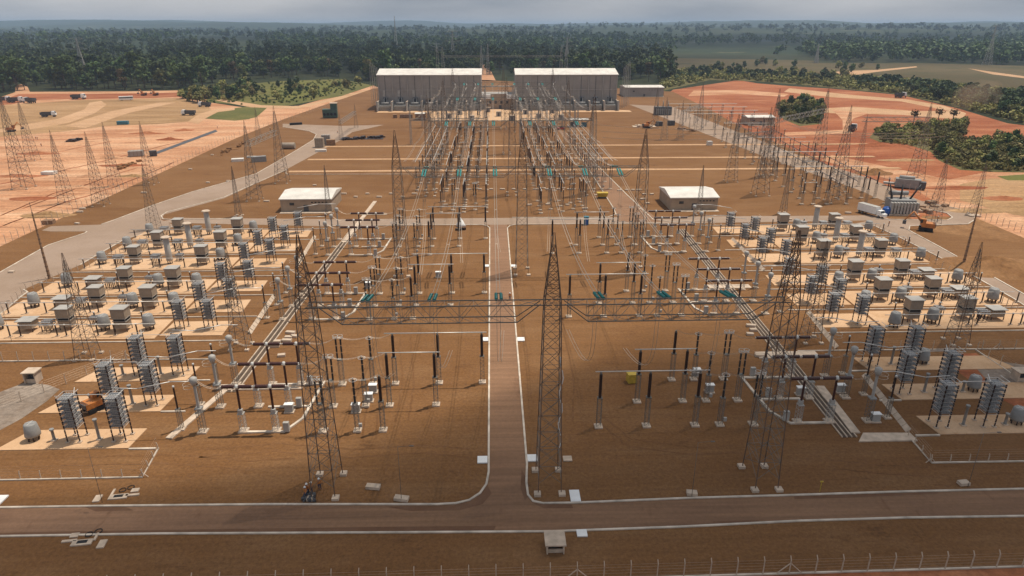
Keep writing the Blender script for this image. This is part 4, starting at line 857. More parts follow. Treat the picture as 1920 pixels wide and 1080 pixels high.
for sd in ('left', 'right'):
    for ri, y in enumerate(ROWS):
        rear = ri > 2; wh = f'{SN[ri]} {sd} tan pad'
        L = sd == 'left'
        RD.put(-71.6 if L else 83.2, y - .3, f'double deck resistor cabin nearest the capacitors on the {wh}', sc=(.86, .86, .92))
        RD.put((-82.8 if not rear else -88.5) if L else (94.8 if not rear else 98.6), y + .8, f'double deck resistor cabin farther out on the {wh}', sc=(.80, .80, .86))
        if not rear: RS.put(-89.8 if L else 100.6, y + .2, f'single deck resistor cabin on the {wh}', sc=(.95, .95, .9))
        ds = ((-75.3, 0), (-66.8, 0), (-96.1, .8)) if not rear else ((-96.6, .6), (-68.3, 2.6))
        if not L: ds = ((78.2, -3.2), (86.8, -1.5), (106.2, -2.5)) if not rear else ((107.4, -2.3), (87.5, 0))
        for k, (x, dy) in enumerate(ds):
            nm = ('inner', 'middle', 'outer') if not rear else ('outer', 'inner')
            DR.put(x, y + dy, f"grey reactor drum at {['left', 'right', 'outer end'][k] if not rear else ['outer end', 'inner end'][k]} of cabins, {wh}", sc=(1.12, 1.12, .86))
        CL.put(-78.4 if L else 90.6, y + 2.4, f'small coil cluster behind the cabins on the {wh}', sc=.8)
        if rear: TCOL.put(-80 if L else 93.0, y + .2, f'tall pale column with disc top on the {wh}')
        CL.put((-85.6 if not rear else -83.4) if L else (97.3 if not rear else 95.6), y + (-.6 if not rear else .6), f'cluster of small coils beside cabin on the {wh}')
        if rear: CL.put(-92.4 if L else 102.5, y + .3, f'cluster of small coils at the outer side of the {wh}')
        for k, xo in enumerate((3.2, 7.4, 10.6, 16.5, 18.2, 25.0, 27.0, 31.0, 34.6)):
            x = (-64.5 - xo) if L else (76.8 + xo); STB.put(x, y - 2.9, f'dark stub insulator, front line of the {wh}, {ORD[k]} from stacks')
        for k, xo in enumerate((5.0, 14.2, 21.5)):
            x = (-64.5 - xo) if L else (76.8 + xo); STB.put(x, y + 3.0, f'dark stub insulator, rear line of the {wh}, {ORD[k]} from stacks')
# three drums on the front pads
for sd, sx_ in (('left', 1), ('right', -1)):
    for ri, y in enumerate(FR):
        if sd == 'left' and ri == 1: continue
        if sd == 'left' and ri == 2: continue
        DR.put(-65.6 if sd == 'left' else 77.2 - (2.5 if ri == 2 else 0), y, f'low grey drum beside the stacks on the {RN[ri]} {sd} front pad', sc=(1.0, 1.0, .75))
# ------------------------------------------------------------------ rear switchyard: rows of posts running away between the gantries
YR = [207, 214, 221, 238, 246, 255, 264, 273, 284, 294, 303, 320, 330, 341, 352, 364]
for c, x in enumerate((-16.3, -9.1, -2.0, 15.2, 22.3, 29.4)):
    cn = f"{['outer', 'middle', 'inner'][c if c < 3 else 5 - c]} {'left' if c < 3 else 'right'} file"
    for i, y in enumerate(YR):
        k = (i + c) % 4
        if k == 3: DS.put(x, y, f'disconnector in the {cn} behind the second gantry, {ORD[i]} going back', math.pi / 2)
        else: (BP if k else SP).put(x, y, f'dark post in the {cn} behind the second gantry, {ORD[i]} going back', group='posts in files behind the second gantry')
    for j, (ya, yb) in enumerate(((206, 222), (237, 265), (272, 304), (319, 365))):
        m = MB(); m.bar((x, ya, 9.2), (x, yb, 9.2), .09, 5); tag(m.build('bus_tube', M['silver']), f'pale bus tube above the {cn}, {ORD[j]} length going back', 'bus tube', 'bus tubes above the rear files')
for c, x in enumerate((-24.0, -21.0, -27.0, 36.5, 39.5, 42.5)):
    m = MB(); m.bar((x, 236, 10.5), (x, 330, 10.5), .10, 5); tag(m.build('bus_tube', M['silver']), f"pale lengthwise bus tube outside the files, {['middle', 'inner', 'outer'][c % 3]} at {'left' if c < 3 else 'right'}", 'bus tube', 'outer lengthwise bus tubes')
    for i, y in enumerate((238, 250, 262, 274, 286, 298, 310, 322)):
        (TP if c % 2 else SA).put(x, y, f"post under {['middle', 'inner', 'outer'][c % 3]} {'left' if c < 3 else 'right'} lengthwise tube, {ORD[i]} going back", group='posts under the lengthwise tubes')
for c, x in enumerate((-12.8, -5.6, 18.7, 25.9)):
    cn = f"intermediate file, {['outer left', 'inner left', 'inner right', 'outer right'][c]}"
    for i, y in enumerate((210, 218, 240, 250, 260, 270, 280, 290, 300, 322, 334, 346, 358)):
        (SA if (i + c) % 3 == 0 else TP if (i + c) % 3 == 1 else SP).put(x, y, f'post in the {cn}, {ORD[i]} going back', group='posts in the intermediate files')
def frame_col():
    r = empty('portal_column')
    for a in (-1, 1):
        for b in (-1, 1): MB().bar((a * .45, b * .45, 0), (a * .3, b * .3, 18), .09).build('leg', M['lgrey'], r)
    m = MB(); lattice(m, .3, 18, .9, .6, 14, .05); m.bar((0, 0, 17.9), (0, 0, 21), .07); m.build('bracing', M['lgrey'], r); return Kind(r, 'portal column', 'pale portal columns before the halls')
PC = frame_col()
for j, y in enumerate((338, 398, 440, 466)):
    xs = (-40, -31, -22, -13, -4, 14, 23, 32, 41, 50)
    for c, x in enumerate(xs): PC.put(x, y, f'pale lattice portal column, {ORD[c]} from left in the {["first", "second", "third", "fourth"][j]} row before the halls')
    for sgn, xa, xb in (('left', -40, -4), ('right', 14, 50)):
        for z in (17.4, 12.5): side_beam((xa, y), (xb, y), z, f"pale {'upper' if z > 15 else 'lower'} portal beam, {sgn} side, {ORD[j]} row before the halls", .9)
random.seed(17)
for j, (ya, yb) in enumerate(((338, 398), (398, 440), (440, 466))):
    for c, x in enumerate((-38, -33, -27, -24, -17, -11, -6, 16, 21, 26, 30, 36, 41, 47)):
        conductor((x, ya, 17.2 if c % 2 else 12.3), (x + random.uniform(-1, 1), yb, 17.2 if c % 2 else 12.3), 1.6, f'overhead wire before the halls, {ORD[c]} from left in the {ORD[j]} span', .3, .06)
for c, x in enumerate((-30.5, -27.5, -18.5, -11, -4, 17, 24, 31, 37.5, 43.5)):
    for j, (ya, yb) in enumerate(((233, 272), (272, 311), (313, 338))):
        conductor((x, ya, 11.2), (x, yb, 11.2), .9, f'low wire over the rear files, {ORD[c]} from left in the {ORD[j]} span', .25, .045)
# hut sized pale cabinets on the gravel
CBK = None
def cabinet_kind():
    r = empty('field_cabinet'); MB().box((0, 0, .75), (1.2, .7, 1.2)).build('body', M['lgrey'], r); MB().box((0, 0, 1.4), (1.35, .85, .1)).build('lid', M['white'], r); MB().box((0, 0, .08), (1.5, 1.1, .16)).build('plinth', M['slab'], r); return Kind(r, 'field cabinet', 'small pale field cabinets')
FC = cabinet_kind()
for i, p in enumerate(((543, 772), (668, 772), (692, 752), (700, 735), (822, 520), (690, 540), (1330, 735), (1305, 705), (1240, 560), (1575, 735), (1640, 790), (1500, 740))):
    FC.put(*G(*p), ['pale field cabinet beside the front left breaker', 'pale field cabinet behind front left arresters, nearest', 'pale field cabinet behind front left arresters, middle', 'pale field cabinet behind front left arresters, rear', 'pale field cabinet in the middle left bay', 'pale field cabinet left of the middle left arresters', 'pale field cabinet among front right twin posts', 'pale field cabinet behind front right arresters', 'pale field cabinet in the middle right bay', 'pale field cabinet beside the right cover panels', 'pale field cabinet beside right trench end', 'pale field cabinet at front right breakers'][i])
# ---------------- dense field in front of the halls
NK = [SP, SA, TP, BP]
random.seed(11)
k = 0
cols = [-36, -31, -25.5, -20, -14, -8, -2.5, 13, 18, 23.5, 29, 34.5, 40]
for c, x in enumerate(cols):
    for i, y in enumerate((378, 402, 416, 430, 444, 458)):
        NK[(c + i) % 4].put(x + random.uniform(-.6, .6), y + random.uniform(-1.5, 1.5), f'post in the field before the halls, {ORD[i]} row, {ORD[c]} from left', group='posts in the field before the halls')
for i, y in enumerate((430, 444, 458)):
    for sgn, xa, xb in (('left', -36, -2.5), ('right', 13, 40)):
        m = MB(); m.bar((xa, y, 9.3), (xb, y, 9.3), .14, 5); tag(m.build('bus_tube', M['steel']), f'grey cross tube before the {sgn} hall, {ORD[i]} from the yard', 'bus tube', 'cross tubes before the halls')
# pale valves and boxes on the forecourt
for i, px in enumerate(((842, 222), (862, 215), (885, 226), (915, 210), (935, 218), (960, 226), (985, 214), (1010, 222), (1035, 212), (1052, 224))):
    r = empty('forecourt_box', (*G(*px), 0)); MB().box((0, 0, 1.5), (3.2, 2.6, 3.0)).build('body', M['hallcol'], r); MB().box((0, 0, 3.1), (3.5, 2.9, .2)).build('lid', M['slab'], r); MB().box((0, -1.33, 1.2), (1.0, .1, 2.0)).build('door', M['dkgrey'], r)
    tag(r, f'pale boxy cabinet on the hall forecourt, {ORD[i]} from left', 'cabinet', 'pale cabinets on the hall forecourt')
# ---------------- far right switchyard
random.seed(5)
FX = [104, 110.5, 117, 123.5, 130]
for i, y in enumerate([214, 222, 231, 240, 250, 260, 271, 283, 296, 310, 325, 342, 360]):
    for c, x in enumerate(FX):
        xx = x + (y - 214) * .10; k = (i * 2 + c) % 5
        lab = f'in the far right yard, {ORD[i]} row going back, {ORD[c]} from the gravel'
        if k == 0: DS.put(xx, y, 'disconnector ' + lab, 0)
        elif k in (1, 3): BP.put(xx, y, 'dark bus post ' + lab, group='posts of the far right yard')
        elif k == 2: SP.put(xx, y, 'slim post ' + lab, group='posts of the far right yard')
        else: SA.put(xx, y, 'arrester ' + lab, group='posts of the far right yard')
    m = MB(); m.bar((FX[0] + (y - 214) * .1, y, 9.2), (FX[4] + (y - 214) * .1, y, 9.2), .09, 5)
    if i % 3 == 2: tag(m.build('bus_tube', M['silver']), f'pale bus tube across the far right yard, {ORD[i]} row going back', 'bus tube', 'bus tubes of the far right yard')
for c, x in enumerate(FX[1:4]):
    m = MB(); m.bar((x + 2.5, 214, 7.6), (x + 17, 360, 7.6), .12, 5); tag(m.build('bus_tube', M['dkgrey']), f'long dark bus run along the far right yard, {ORD[c]} from the gravel', 'bus tube', 'dark bus runs of the far right yard')
for i, y in enumerate([385, 400, 418, 436]):
    for c in range(7): NK[(c + i) % 3].put(112 + c * 7.0, y, f'post at the rear of far right yard, {ORD[i]} row, {ORD[c]} from left', group='posts at the rear of the far right yard')
    m = MB(); m.bar((112, y, 8.8), (156, y, 8.8), .14, 5); tag(m.build('bus_tube', M['silver']), f'pale bus tube at rear of far right yard, {ORD[i]} row', 'bus tube', 'rear bus tubes of the far right yard')
# ================================================================== VEHICLES AND SITE CLUTTER
def wheels(r, xs, w, rad=.5):
    for x in xs:
        for s in (-1, 1):
            wh = MB().lathe((x, s * w - .14, rad), [(rad * .8, 0), (rad, .05), (rad, .25), (rad * .8, .3)], 12, axis='y').build('wheel', M['black'], r); MB().lathe((x, s * w - .16, rad), [(rad * .45, 0), (rad * .45, .34)], 8, axis='y').build('rim', M['lgrey'], wh)
def truck(body):
    r = empty('dump_truck' if body == 'dump' else 'box_truck'); L = 7.0 if body == 'dump' else 10.5
    c = MB(); c.prism([(L / 2 - 1.9, -1.15), (L / 2, -1.15), (L / 2, 1.15), (L / 2 - 1.9, 1.15)], .9, 1.75)
    c.add([(L / 2 - 1.9, -1.15, 1.76), (L / 2 - .15, -1.15, 1.76), (L / 2 - .15, 1.15, 1.76), (L / 2 - 1.9, 1.15, 1.76), (L / 2 - 1.8, -1.05, 2.75), (L / 2 - .5, -1.05, 2.75), (L / 2 - .5, 1.05, 2.75), (L / 2 - 1.8, 1.05, 2.75)], [(0, 1, 5, 4), (1, 2, 6, 5), (2, 3, 7, 6), (3, 0, 4, 7), (4, 5, 6, 7)])
    if body != 'dump': c.prism([(L / 2 + .01, -.95), (L / 2 + 1.1, -.85), (L / 2 + 1.1, .85), (L / 2 + .01, .95)], .8, 1.8)
    c.build('cab', M['white'], r); MB().add([(L / 2 - .13, -1.0, 1.85), (L / 2 - .13, 1.0, 1.85), (L / 2 - .46, .95, 2.65), (L / 2 - .46, -.95, 2.65)], [(0, 1, 2, 3)]).build('windscreen', M['glass'], r)
    MB().box((-.3, 0, .8), (L - 1, .9, .3)).build('chassis', M['dkgrey'], r)
    b = MB()
    if body == 'dump':
        b.prism([(-L / 2, -1.2), (L / 2 - 2.1, -1.2), (L / 2 - 2.1, 1.2), (-L / 2, 1.2)], 1.1, 1.3)
        for s in (-1, 1): b.box(((-2.1) / 2, s * 1.2, 1.85), (L - 2.1, .1, 1.2))
        b.box((L / 2 - 2.1, 0, 2.0), (.1, 2.4, 1.5)); b.box((-L / 2, 0, 1.8), (.1, 2.4, 1.1)); b.build('tipper_body', M['dkgrey'], r); MB().lathe((-1.1, 0, 1.3), [(1.05, 0), (.9, .35), (.3, .7)], 8).build('load', M['soil'], r)
    else: b.box((-1.2, 0, 2.35), (L - 2.4, 2.5, 2.6)); b.build('cargo_box', M['white'], r); MB().box((-1.2, 0, 3.7), (L - 2.3, 2.56, .1)).build('roof_panel', M['lgrey'], r)
    wheels(r, (L / 2 - .9, -L / 2 + 1.0, -L / 2 + 2.3), 1.1); return r
DT = Kind(truck('dump'), 'dump truck', 'dump trucks on the red dirt')
for px, rz, l in (((92, 219), .25, 'white cab dump truck on the pale track at far left'), ((354, 216), math.pi, 'tan dump truck near the grass patch'), ((384, 200), math.pi, 'white dump truck by the meadow edge'), ((148, 186), .1, 'dump truck beyond the tan field near the forest'), ((56, 193), 2.8, 'reddish dump truck behind the far left tower'), ((30, 192), .2, 'dump truck parked at the far left behind the tower'), ((6, 191), .2, 'pale dump truck at left picture edge'), ((1598, 245), .9, 'dump truck on red earth track left of the bushes'), ((1688, 183), .4, 'dump truck trailing dust on the far red track')): DT.put(*G(*px), l, rz, sc=1.5 if px[1] < 195 else 1.25)
r = truck('box'); o = G(1632, 403); r.location = (*o, 0); r.rotation_euler = (0, 0, -1.2); r.scale = (.82, .82, .82); tag(r, 'white box lorry beside the big transformer at right', 'lorry')
def bus():
    r = empty('site_bus'); MB().box((0, 0, 1.75), (10, 2.5, 2.5)).build('body', M['white'], r); MB().box((0, 0, 2.1), (9.6, 2.54, .8)).build('window', M['glass'], r); MB().box((0, 0, 3.05), (9.9, 2.4, .12)).build('roof_panel', M['white'], r); wheels(r, (3, -3), 1.1); return r
r = bus(); o = G(237, 188); r.location = (*o, 0); r.rotation_euler = (0, 0, .45); tag(r, 'white bus parked on the tan field before the forest', 'bus')
def digger():
    r = empty('excavator')
    for s in (-1, 1): MB().lathe((0, s * 1.1 - .3, .5), [(.5, 0), (.5, .6)], 10, axis='y').box((0, s * 1.1, .5), (3.2, .6, .8)).build('track', M['black'], r)
    MB().box((-.4, 0, 1.6), (3.0, 2.5, 1.1)).build('house', M['orange'], r); cb = MB().box((.9, .7, 2.4), (1.3, 1.0, 1.6)).build('cab', M['orange'], r); MB().box((1.3, .7, 2.6), (.6, 1.04, .9)).build('window', M['glass'], cb)
    MB().box((-1.7, 0, 1.7), (.7, 2.4, .9)).build('counterweight', M['dkgrey'], r); m = MB(); m.bar((1.0, -.3, 1.8), (3.4, -.3, 4.6), .28, 6, .22); m.build('boom', M['orange'], r); m = MB(); m.bar((3.4, -.3, 4.6), (5.2, -.3, 2.0), .2, 6, .14); m.build('stick', M['orange'], r); MB().prism([(4.7, -.9), (5.5, -.9), (5.5, .3), (4.7, .3)], 1.1, 2.0).build('bucket', M['dkgrey'], r); return Kind(r, 'excavator', 'orange excavators')
EX = digger()
for px, rz, l in (((1735, 432), 2.6, 'orange excavator at the kerb right of the pads'), ((270, 179), 2.9, 'orange excavator with raised boom before the forest, left of two'), ((292, 179), 2.7, 'orange excavator with raised boom before the forest, right of two'), ((178, 768), 1.0, 'small orange digger among the left capacitor stacks'), ((1212, 240), .2, 'orange excavator before the right hall'), ((22, 247), .3, 'dark red excavator under the far left tower')): EX.put(*G(*px), l, rz, sc=.8 if px[1] > 700 else 1.1)
r = empty('pickup_car', (*G(1052, 243), 0)); MB().box((0, 0, .8), (4.6, 1.8, .8)).build('body', M['redp'], r); MB().box((.2, 0, 1.45), (1.9, 1.6, .65)).build('cab', M['glass'], r); wheels(r, (1.4, -1.4), .85, .36); tag(r, 'red pickup car beside the mid yard canopy', 'pickup')
# big transformer
x, y = G(1690, 402); r = empty('power_transformer', (x, y, 0), -.1)
MB().box((0, 2, 2.5), (7.5, 4.2, 4.0)).build('tank', M['grey'], r)
for i in range(9): MB().box((-3.9 + i * .95, -1.0, 2.3), (.6, 1.4, 3.4)).build('radiator', M['lgrey'], r)
for k, (bx, dx, dy) in enumerate(((-2.9, -1.2, .2), (-.2, 0, .4), (2.6, 2.6, .3))): q = MB(); q.bar((bx, 2, 4.4), (bx + dx, 2 + dy, 9.0), .32, 8, .18); q.build('bushing', M['dark'], r)
MB().lathe((-3.2, 3.6, 6.0), [(.7, 0), (.7, 5.6)], 10, axis='x').build('conservator', M['grey'], r); m = MB(); m.bar((-2, 3.6, 4.4), (-2, 3.6, 5.6), .1); m.bar((1.5, 3.6, 4.4), (1.5, 3.6, 5.6), .1); m.build('conservator_support', M['grey'], r)
MB().box((0, 1.5, .25), (9, 7, .5)).build('plinth', M['slab'], r); tag(r, 'big grey transformer with three dark bushings and radiators', 'transformer')
r = empty('power_transformer', (*G(1700, 352), 0), -.5); MB().box((0, 0, 1.8), (8, 3.4, 3)).build('tank', M['grey'], r); MB().box((4.6, -.5, 1.5), (2.2, 2.6, 2.4)).build('cooler', M['dkgrey'], r); MB().box((-5.2, 1, 1.0), (5, 1.6, .7)).build('loose_part', M['lgrey'], r); MB().lathe((-3, 0, 3.8), [(.6, 0), (.6, 5)], 10, axis='x').build('conservator', M['lgrey'], r); tag(r, 'grey transformer under assembly behind the big one', 'transformer')
r = empty('power_transformer', (*G(620, 221), 0), .1); MB().box((0, 0, 3), (9, 5, 5)).build('tank', M['green'], r); MB().box((2.5, .5, 7), (4, 4, 4)).build('upper_crate', M['green'], r); MB().box((2.5, .5, 9.1), (4.6, 4.6, .3)).build('roof', M['slab'], r)
for i in range(4): MB().lathe((-3.3 + i * 2.2, -3.0, 2.6), [(.9, 0), (.9, .45)], 10, axis='y').build('fan', M['black'], r)
tag(r, 'dark green transformer unit with round fans at left', 'transformer')
r = empty('power_transformer', (*G(1242, 215), 0)); MB().box((0, 0, 2.6), (11, 5, 5)).build('tank', M['dkgrey'], r)
for s in (-3.5, 0, 3.5): q = MB(); q.bar((s, 0, 5), (s, 0, 9), .35, 8, .2); q.build('bushing', M['grey'], r)
for i in range(8): MB().box((-4.8 + i * 1.35, -3.2, 2.3), (.7, 1.2, 3.6)).build('radiator', M['grey'], r)
tag(r, 'dark transformer at right of the hall forecourt', 'transformer')
# small tanks, barrels, boxes
def simple(name, px, parts, label, cat, rz=0.0, grp=None):
    r = empty(name, (*G(*px), 0), rz)
    for nm, mb, m in parts: mb.build(nm, M[m], r)
    return tag(r, label, cat, grp)
simple('water_tank', (1661, 402), [('body', MB().lathe((0, 0, 0), [(1.25, 0), (1.3, .8), (1.25, 1.9), (.9, 2.3)], 14), 'blue'), ('lid', MB().lathe((0, 0, 2.3), [(.5, 0), (.5, .18)], 12), 'blue')], 'round blue water tank beside the white lorry', 'water tank')
simple('portable_toilet', (1099, 421), [('body', MB().box((0, 0, 1.15), (1.25, 1.25, 2.3)), 'bluegreen'), ('roof', MB().box((0, 0, 2.38), (1.4, 1.4, .18)), 'bluegreen'), ('door', MB().box((0, -.64, 1.1), (.8, .06, 1.9)), 'blue')], 'blue green portable toilet on the cross road', 'portable toilet')
simple('yellow_crate', (1184, 716), [('body', MB().box((0, 0, .8), (1.5, 1.3, 1.5)), 'yellow'), ('lid', MB().box((0, 0, 1.6), (1.6, 1.4, .1)), 'yellow'), ('skid', MB().box((-.5, 0, .06), (.2, 1.3, .12)).box((.5, 0, .06), (.2, 1.3, .12)), 'wood')], 'yellow machine box on gravel behind front right posts', 'machine box', .15)
simple('yellow_skip', (1129, 371), [('body', MB().add([(-1.5, -.8, .5), (1.5, -.8, .5), (1.5, .8, .5), (-1.5, .8, .5), (-1.9, -1.1, 1.9), (1.9, -1.1, 1.9), (1.9, 1.1, 1.9), (-1.9, 1.1, 1.9)], [(3, 2, 1, 0), (0, 1, 5, 4), (1, 2, 6, 5), (2, 3, 7, 6), (3, 0, 4, 7), (4, 5, 6, 7)]), 'yellow'), ('underframe', MB().box((0, 0, .3), (2.8, 1.4, .4)), 'dkgrey')], 'yellow skip at the edge of the side road', 'skip')
m = MB(); random.seed(2); m.lathe((0, 0, 0), [(1.5, 0), (1.2, .7), (.75, 1.5), (.3, 2.2), (.05, 2.5)], 9)
m.v = [(x_ + random.uniform(-.18, .18), y_ + random.uniform(-.18, .18), max(0, z_ + random.uniform(-.15, .15))) for x_, y_, z_ in m.v]
x, y = G(864, 424); tag(m.build('tarpaulin_heap', M['white'], None, (x, y, 0)), 'white tarpaulin draped heap on the cross road', 'tarpaulin')
m = MB()
for i in range(10): m.box((random.uniform(-1.6, 1.6), random.uniform(-.6, .6), .3), (random.uniform(.4, 1), random.uniform(.3, .7), .6), random.uniform(0, 3))
tag(m.build('debris_pile', M['brown'], None, (*G(866, 431), 0)), 'dark heap of material before the white tarpaulin', 'debris pile')
simple('steel_tank', (542, 279), [('shell', MB().lathe((-3, 0, 1.5), [(1.45, 0), (1.5, .1), (1.5, 5.9), (1.45, 6)], 16, axis='x'), 'beige'), ('cradle', MB().box((-2, 0, .25), (.4, 2.4, .5)).box((2, 0, .25), (.4, 2.4, .5)), 'wood')], 'lying cylindrical steel tank beside the ring road', 'steel tank')
for k, (px, d, mm, l) in enumerate((((600, 276), (4, 3, 4.4), 'beige', 'tan shipping crate by ring road, left of three'), ((612, 270), (4, 3, 4.4), 'hallwall', 'tan shipping crate by ring road, middle of three'), ((621, 272), (4.2, 3, 2.6), 'wood', 'low shipping crate by ring road, right of three'), ((446, 302), (5, 3, 1.0), 'roof', 'white flat crate beside ring road at left'), ((486, 303), (6, 2.4, 2.2), 'grey', 'grey crates beside ring road at left'), ((480, 296), (8, 1.0, .7), 'roof', 'long white package lying on gravel at left'), ((602, 284), (5, 2.0, .8), 'roof', 'white wrapped bundle before the tan crates'),
                                      ((1236, 236), (3, 3, 2.4), 'dkgrey', 'dark crate right of the hall forecourt, left of two'), ((1258, 235), (3.4, 3, 2.6), 'dkgrey', 'dark crate right of the hall forecourt, right of two'), ((555, 234), (7, 2, 1.1), 'black', 'long dark stack beside the ring road junction'), ((762, 221), (8, 2.5, 2.2), 'wood', 'long brown container before the left hall'), ((741, 221), (2.6, 2.4, 2.0), 'wood', 'small brown container before the left hall'), ((231, 233), (6, 3, 1.8), 'bluegreen', 'blue green site container on the red dirt'), ((256, 292), (6, 4, 2.2), 'hallwall', 'grey site shelter on the red dirt near the fence'), ((288, 292), (3, 2.4, 2.2), 'dkgrey', 'dark machine beside the grey site shelter'), ((93, 326), (5, 3, .9), 'roof', 'pale bundles on the red dirt at left'), ((92, 419), (3, 2, 1.0), 'wood', 'brown crate beside the ring road at left'), ((1330, 272), (2.4, 2.0, 1.8), 'roof', 'white cabinet on the gravel road at right'), ((1745, 382), (3, 2.2, .9), 'wood', 'timber crate beside the big transformer'), ((1730, 396), (4, 2, .5), 'slab', 'flat pallet beside the big transformer'), ((1825, 405), (3.5, 2.2, .3), 'slab', 'pale slab outside the right ring road loop'))):
    r = empty('crate', (*G(*px), 0), .1 * (k % 5)); b = MB(); b.box((0, 0, d[2] / 2 + .12), d); b.build('body', M[mm], r); q = MB()
    for i in range(4): q.box((-d[0] / 2 + (i + .5) * d[0] / 4, 0, d[2] / 2 + .12), (.1, d[1] + .08, d[2] + .06))
    q.box((0, 0, .06), (d[0], d[1], .12)); q.build('batten', M['wood'] if mm in ('wood', 'beige', 'hallwall') else M[mm], r); tag(r, l, 'crate')
def rubble(px0, px1, n, label, m_='brown', hh=1.2):
    a = G(*px0); b = G(*px1); m = MB(); ox, oy = a
    for i in range(n): t = random.random(); s = random.uniform(.5, 1.3); m.box(((b[0] - a[0]) * t + random.uniform(-1.5, 1.5), (b[1] - a[1]) * t + random.uniform(-3, 3), s * .35), (s * 1.5, s, s * random.uniform(.5, hh)), random.uniform(0, 3))
    m.box(((b[0] - a[0]) / 2, (b[1] - a[1]) / 2, .06), (abs(b[0] - a[0]) + 2.5, 5.5, .12), math.atan2(b[1] - a[1], b[0] - a[0]) if abs(b[1] - a[1]) > 12 else 0); tag(m.build('rubble_pile', M[m_], None, (ox, oy, 0)), label, 'rubble pile', 'piles of loose parts')
rubble((640, 262), (716, 258), 70, 'long dark pile of loose parts on rear left gravel'); rubble((1190, 237), (1225, 237), 20, 'pale pile of parts before the right hall', 'slab'); rubble((222, 318), (262, 302), 24, 'earth clods heaped beside the grey site shelter', 'soil'); rubble((415, 290), (455, 270), 18, 'stones along the boundary fence', 'soil'); rubble((1265, 240), (1300, 246), 14, 'scattered dark parts on rear right gravel', 'wood'); rubble((1728, 398), (1760, 384), 16, 'loose timber and parts by the big transformer', 'wood')
rubble((122, 267), (150, 262), 16, 'row of dark objects on red dirt between towers', 'brown')
# soil heap at the right edge
def heap(px, sx, sy, h, label, m_='soil'):
    m = MB(); n = 18; rr = 8; vs = [(0, 0, h)]; fs = []
    for j in range(1, rr + 1):
        for i in range(n):
            t = 2 * math.pi * i / n; q = j / rr; z = h * (1 - q) ** 1.3 * (1 + .25 * math.sin(3 * t + j)) if j < rr else -.2; vs.append((sx * q * math.cos(t) * (1 + .08 * math.sin(5 * t)), sy * q * math.sin(t), z))
    for i in range(n): fs.append((0, 1 + i, 1 + (i + 1) % n))
    for j in range(rr - 1):
        for i in range(n): a = 1 + j * n + i; b = 1 + j * n + (i + 1) % n; fs.append((a, a + n, b + n, b))
    m.add(vs, fs, True); tag(m.build('soil_heap', M[m_], None, (*G(*px), 0)), label, 'soil heap', 'heaps of soil')
heap((1860, 500), 16, 9, 2.6, 'large brown soil heap outside the right ring road'); heap((90, 404), 9, 3.0, 1.4, 'low tan soil bank beside the boundary fence', 'tan'); heap((1640, 325), 8, 4, 2.0, 'small brown soil mound by the far right yard')
random.seed(31)
for i, px in enumerate(((110, 300), (168, 330), (205, 296), (150, 352), (60, 372), (232, 310), (318, 262), (275, 250), (30, 330), (345, 244), (70, 288), (250, 330))): heap(px, random.uniform(5, 13), random.uniform(1.2, 3.0), random.uniform(.5, 1.3), f'low earth bank on the red dirt, {ORD[i]} of twelve', random.choice(('red', 'tan', 'pink')))
for i, px in enumerate(((1690, 232), (1560, 196), (1640, 272), (1600, 288), (1790, 352), (1880, 372), (1700, 300), (1830, 395))): heap(px, random.uniform(6, 14), random.uniform(1.5, 3.5), random.uniform(.4, 1.2), f'low earth bank on the right red earth, {ORD[i]} of eight', random.choice(('red', 'tan', 'red')))
rt = MB()
for pl in ([(0, 345), (150, 312), (290, 277), (420, 246)], [(40, 390), (200, 332), (330, 292), (400, 268)], [(0, 425), (120, 380), (230, 345), (420, 262), (600, 197)], [(0, 300), (120, 282), (220, 262)], [(30, 262), (160, 262), (300, 250), (380, 240)], [(0, 405), (100, 362), (180, 340)],
           [(1500, 252), (1600, 258), (1700, 275), (1800, 312)], [(1560, 172), (1680, 186), (1760, 202), (1850, 228)], [(1440, 166), (1560, 178), (1660, 192)], [(1700, 322), (1790, 350), (1900, 400)], [(1760, 340), (1860, 345), (1940, 372)], [(1290, 182), (1400, 186), (1500, 200)]):
    q = GP(pl); pts = []
    for a, b in zip(q, q[1:]):
        for t in range(6): pts.append((a[0] + (b[0] - a[0]) * t / 6 + random.uniform(-.8, .8), a[1] + (b[1] - a[1]) * t / 6 + random.uniform(-.8, .8)))
    for o in (-1.0, 1.0): rt.strip([(x_, y_ + o) for x_, y_ in pts], random.uniform(.4, .7), -.2, -.106)
struct('wheel_rut', rt, 'red')
# pale cover blocks scattered along the gravel
def blocks(pts, label, grp):
    for i, p in enumerate(pts):
        o = MB().box((0, 0, .22), (1.3 if i % 3 else 1.8, .8, .42), random.uniform(-.2, .2)).build('concrete_block', M['slab'], None, (*G(*p), 0)); tag(o, f'{label}, {ORD[i]} from left', 'concrete block', grp)
blocks([(645 + 22 * i, 364 + (i % 2) * 6) for i in range(7)], 'pale concrete block near the left relay house', 'blocks near left relay house'); blocks([(816 + 21 * i, 355.5) for i in range(13)], 'pale concrete block in the line behind cross road', 'blocks behind the cross road')
blocks([(1162, 358), (1175, 357), (1187, 357), (1198, 357), (1208, 365), (1222, 365), (1205, 374), (1214, 382)], 'pale concrete block near right relay house', 'blocks near right relay house'); blocks([(835, 385), (872, 386), (870, 393), (992, 385), (1027, 384), (1064, 385), (1097, 392)], 'pale concrete block just behind the cross road', 'blocks near the cross road')
blocks([(545, 625), (552, 632), (541, 634), (538, 640), (528, 668), (520, 642), (515, 650)], 'loose white cover beside left trench', 'loose white trench covers'); blocks([(1408, 612), (1412, 620), (1406, 628), (1425, 668)], 'loose white cover beside right trench', 'loose right trench covers')
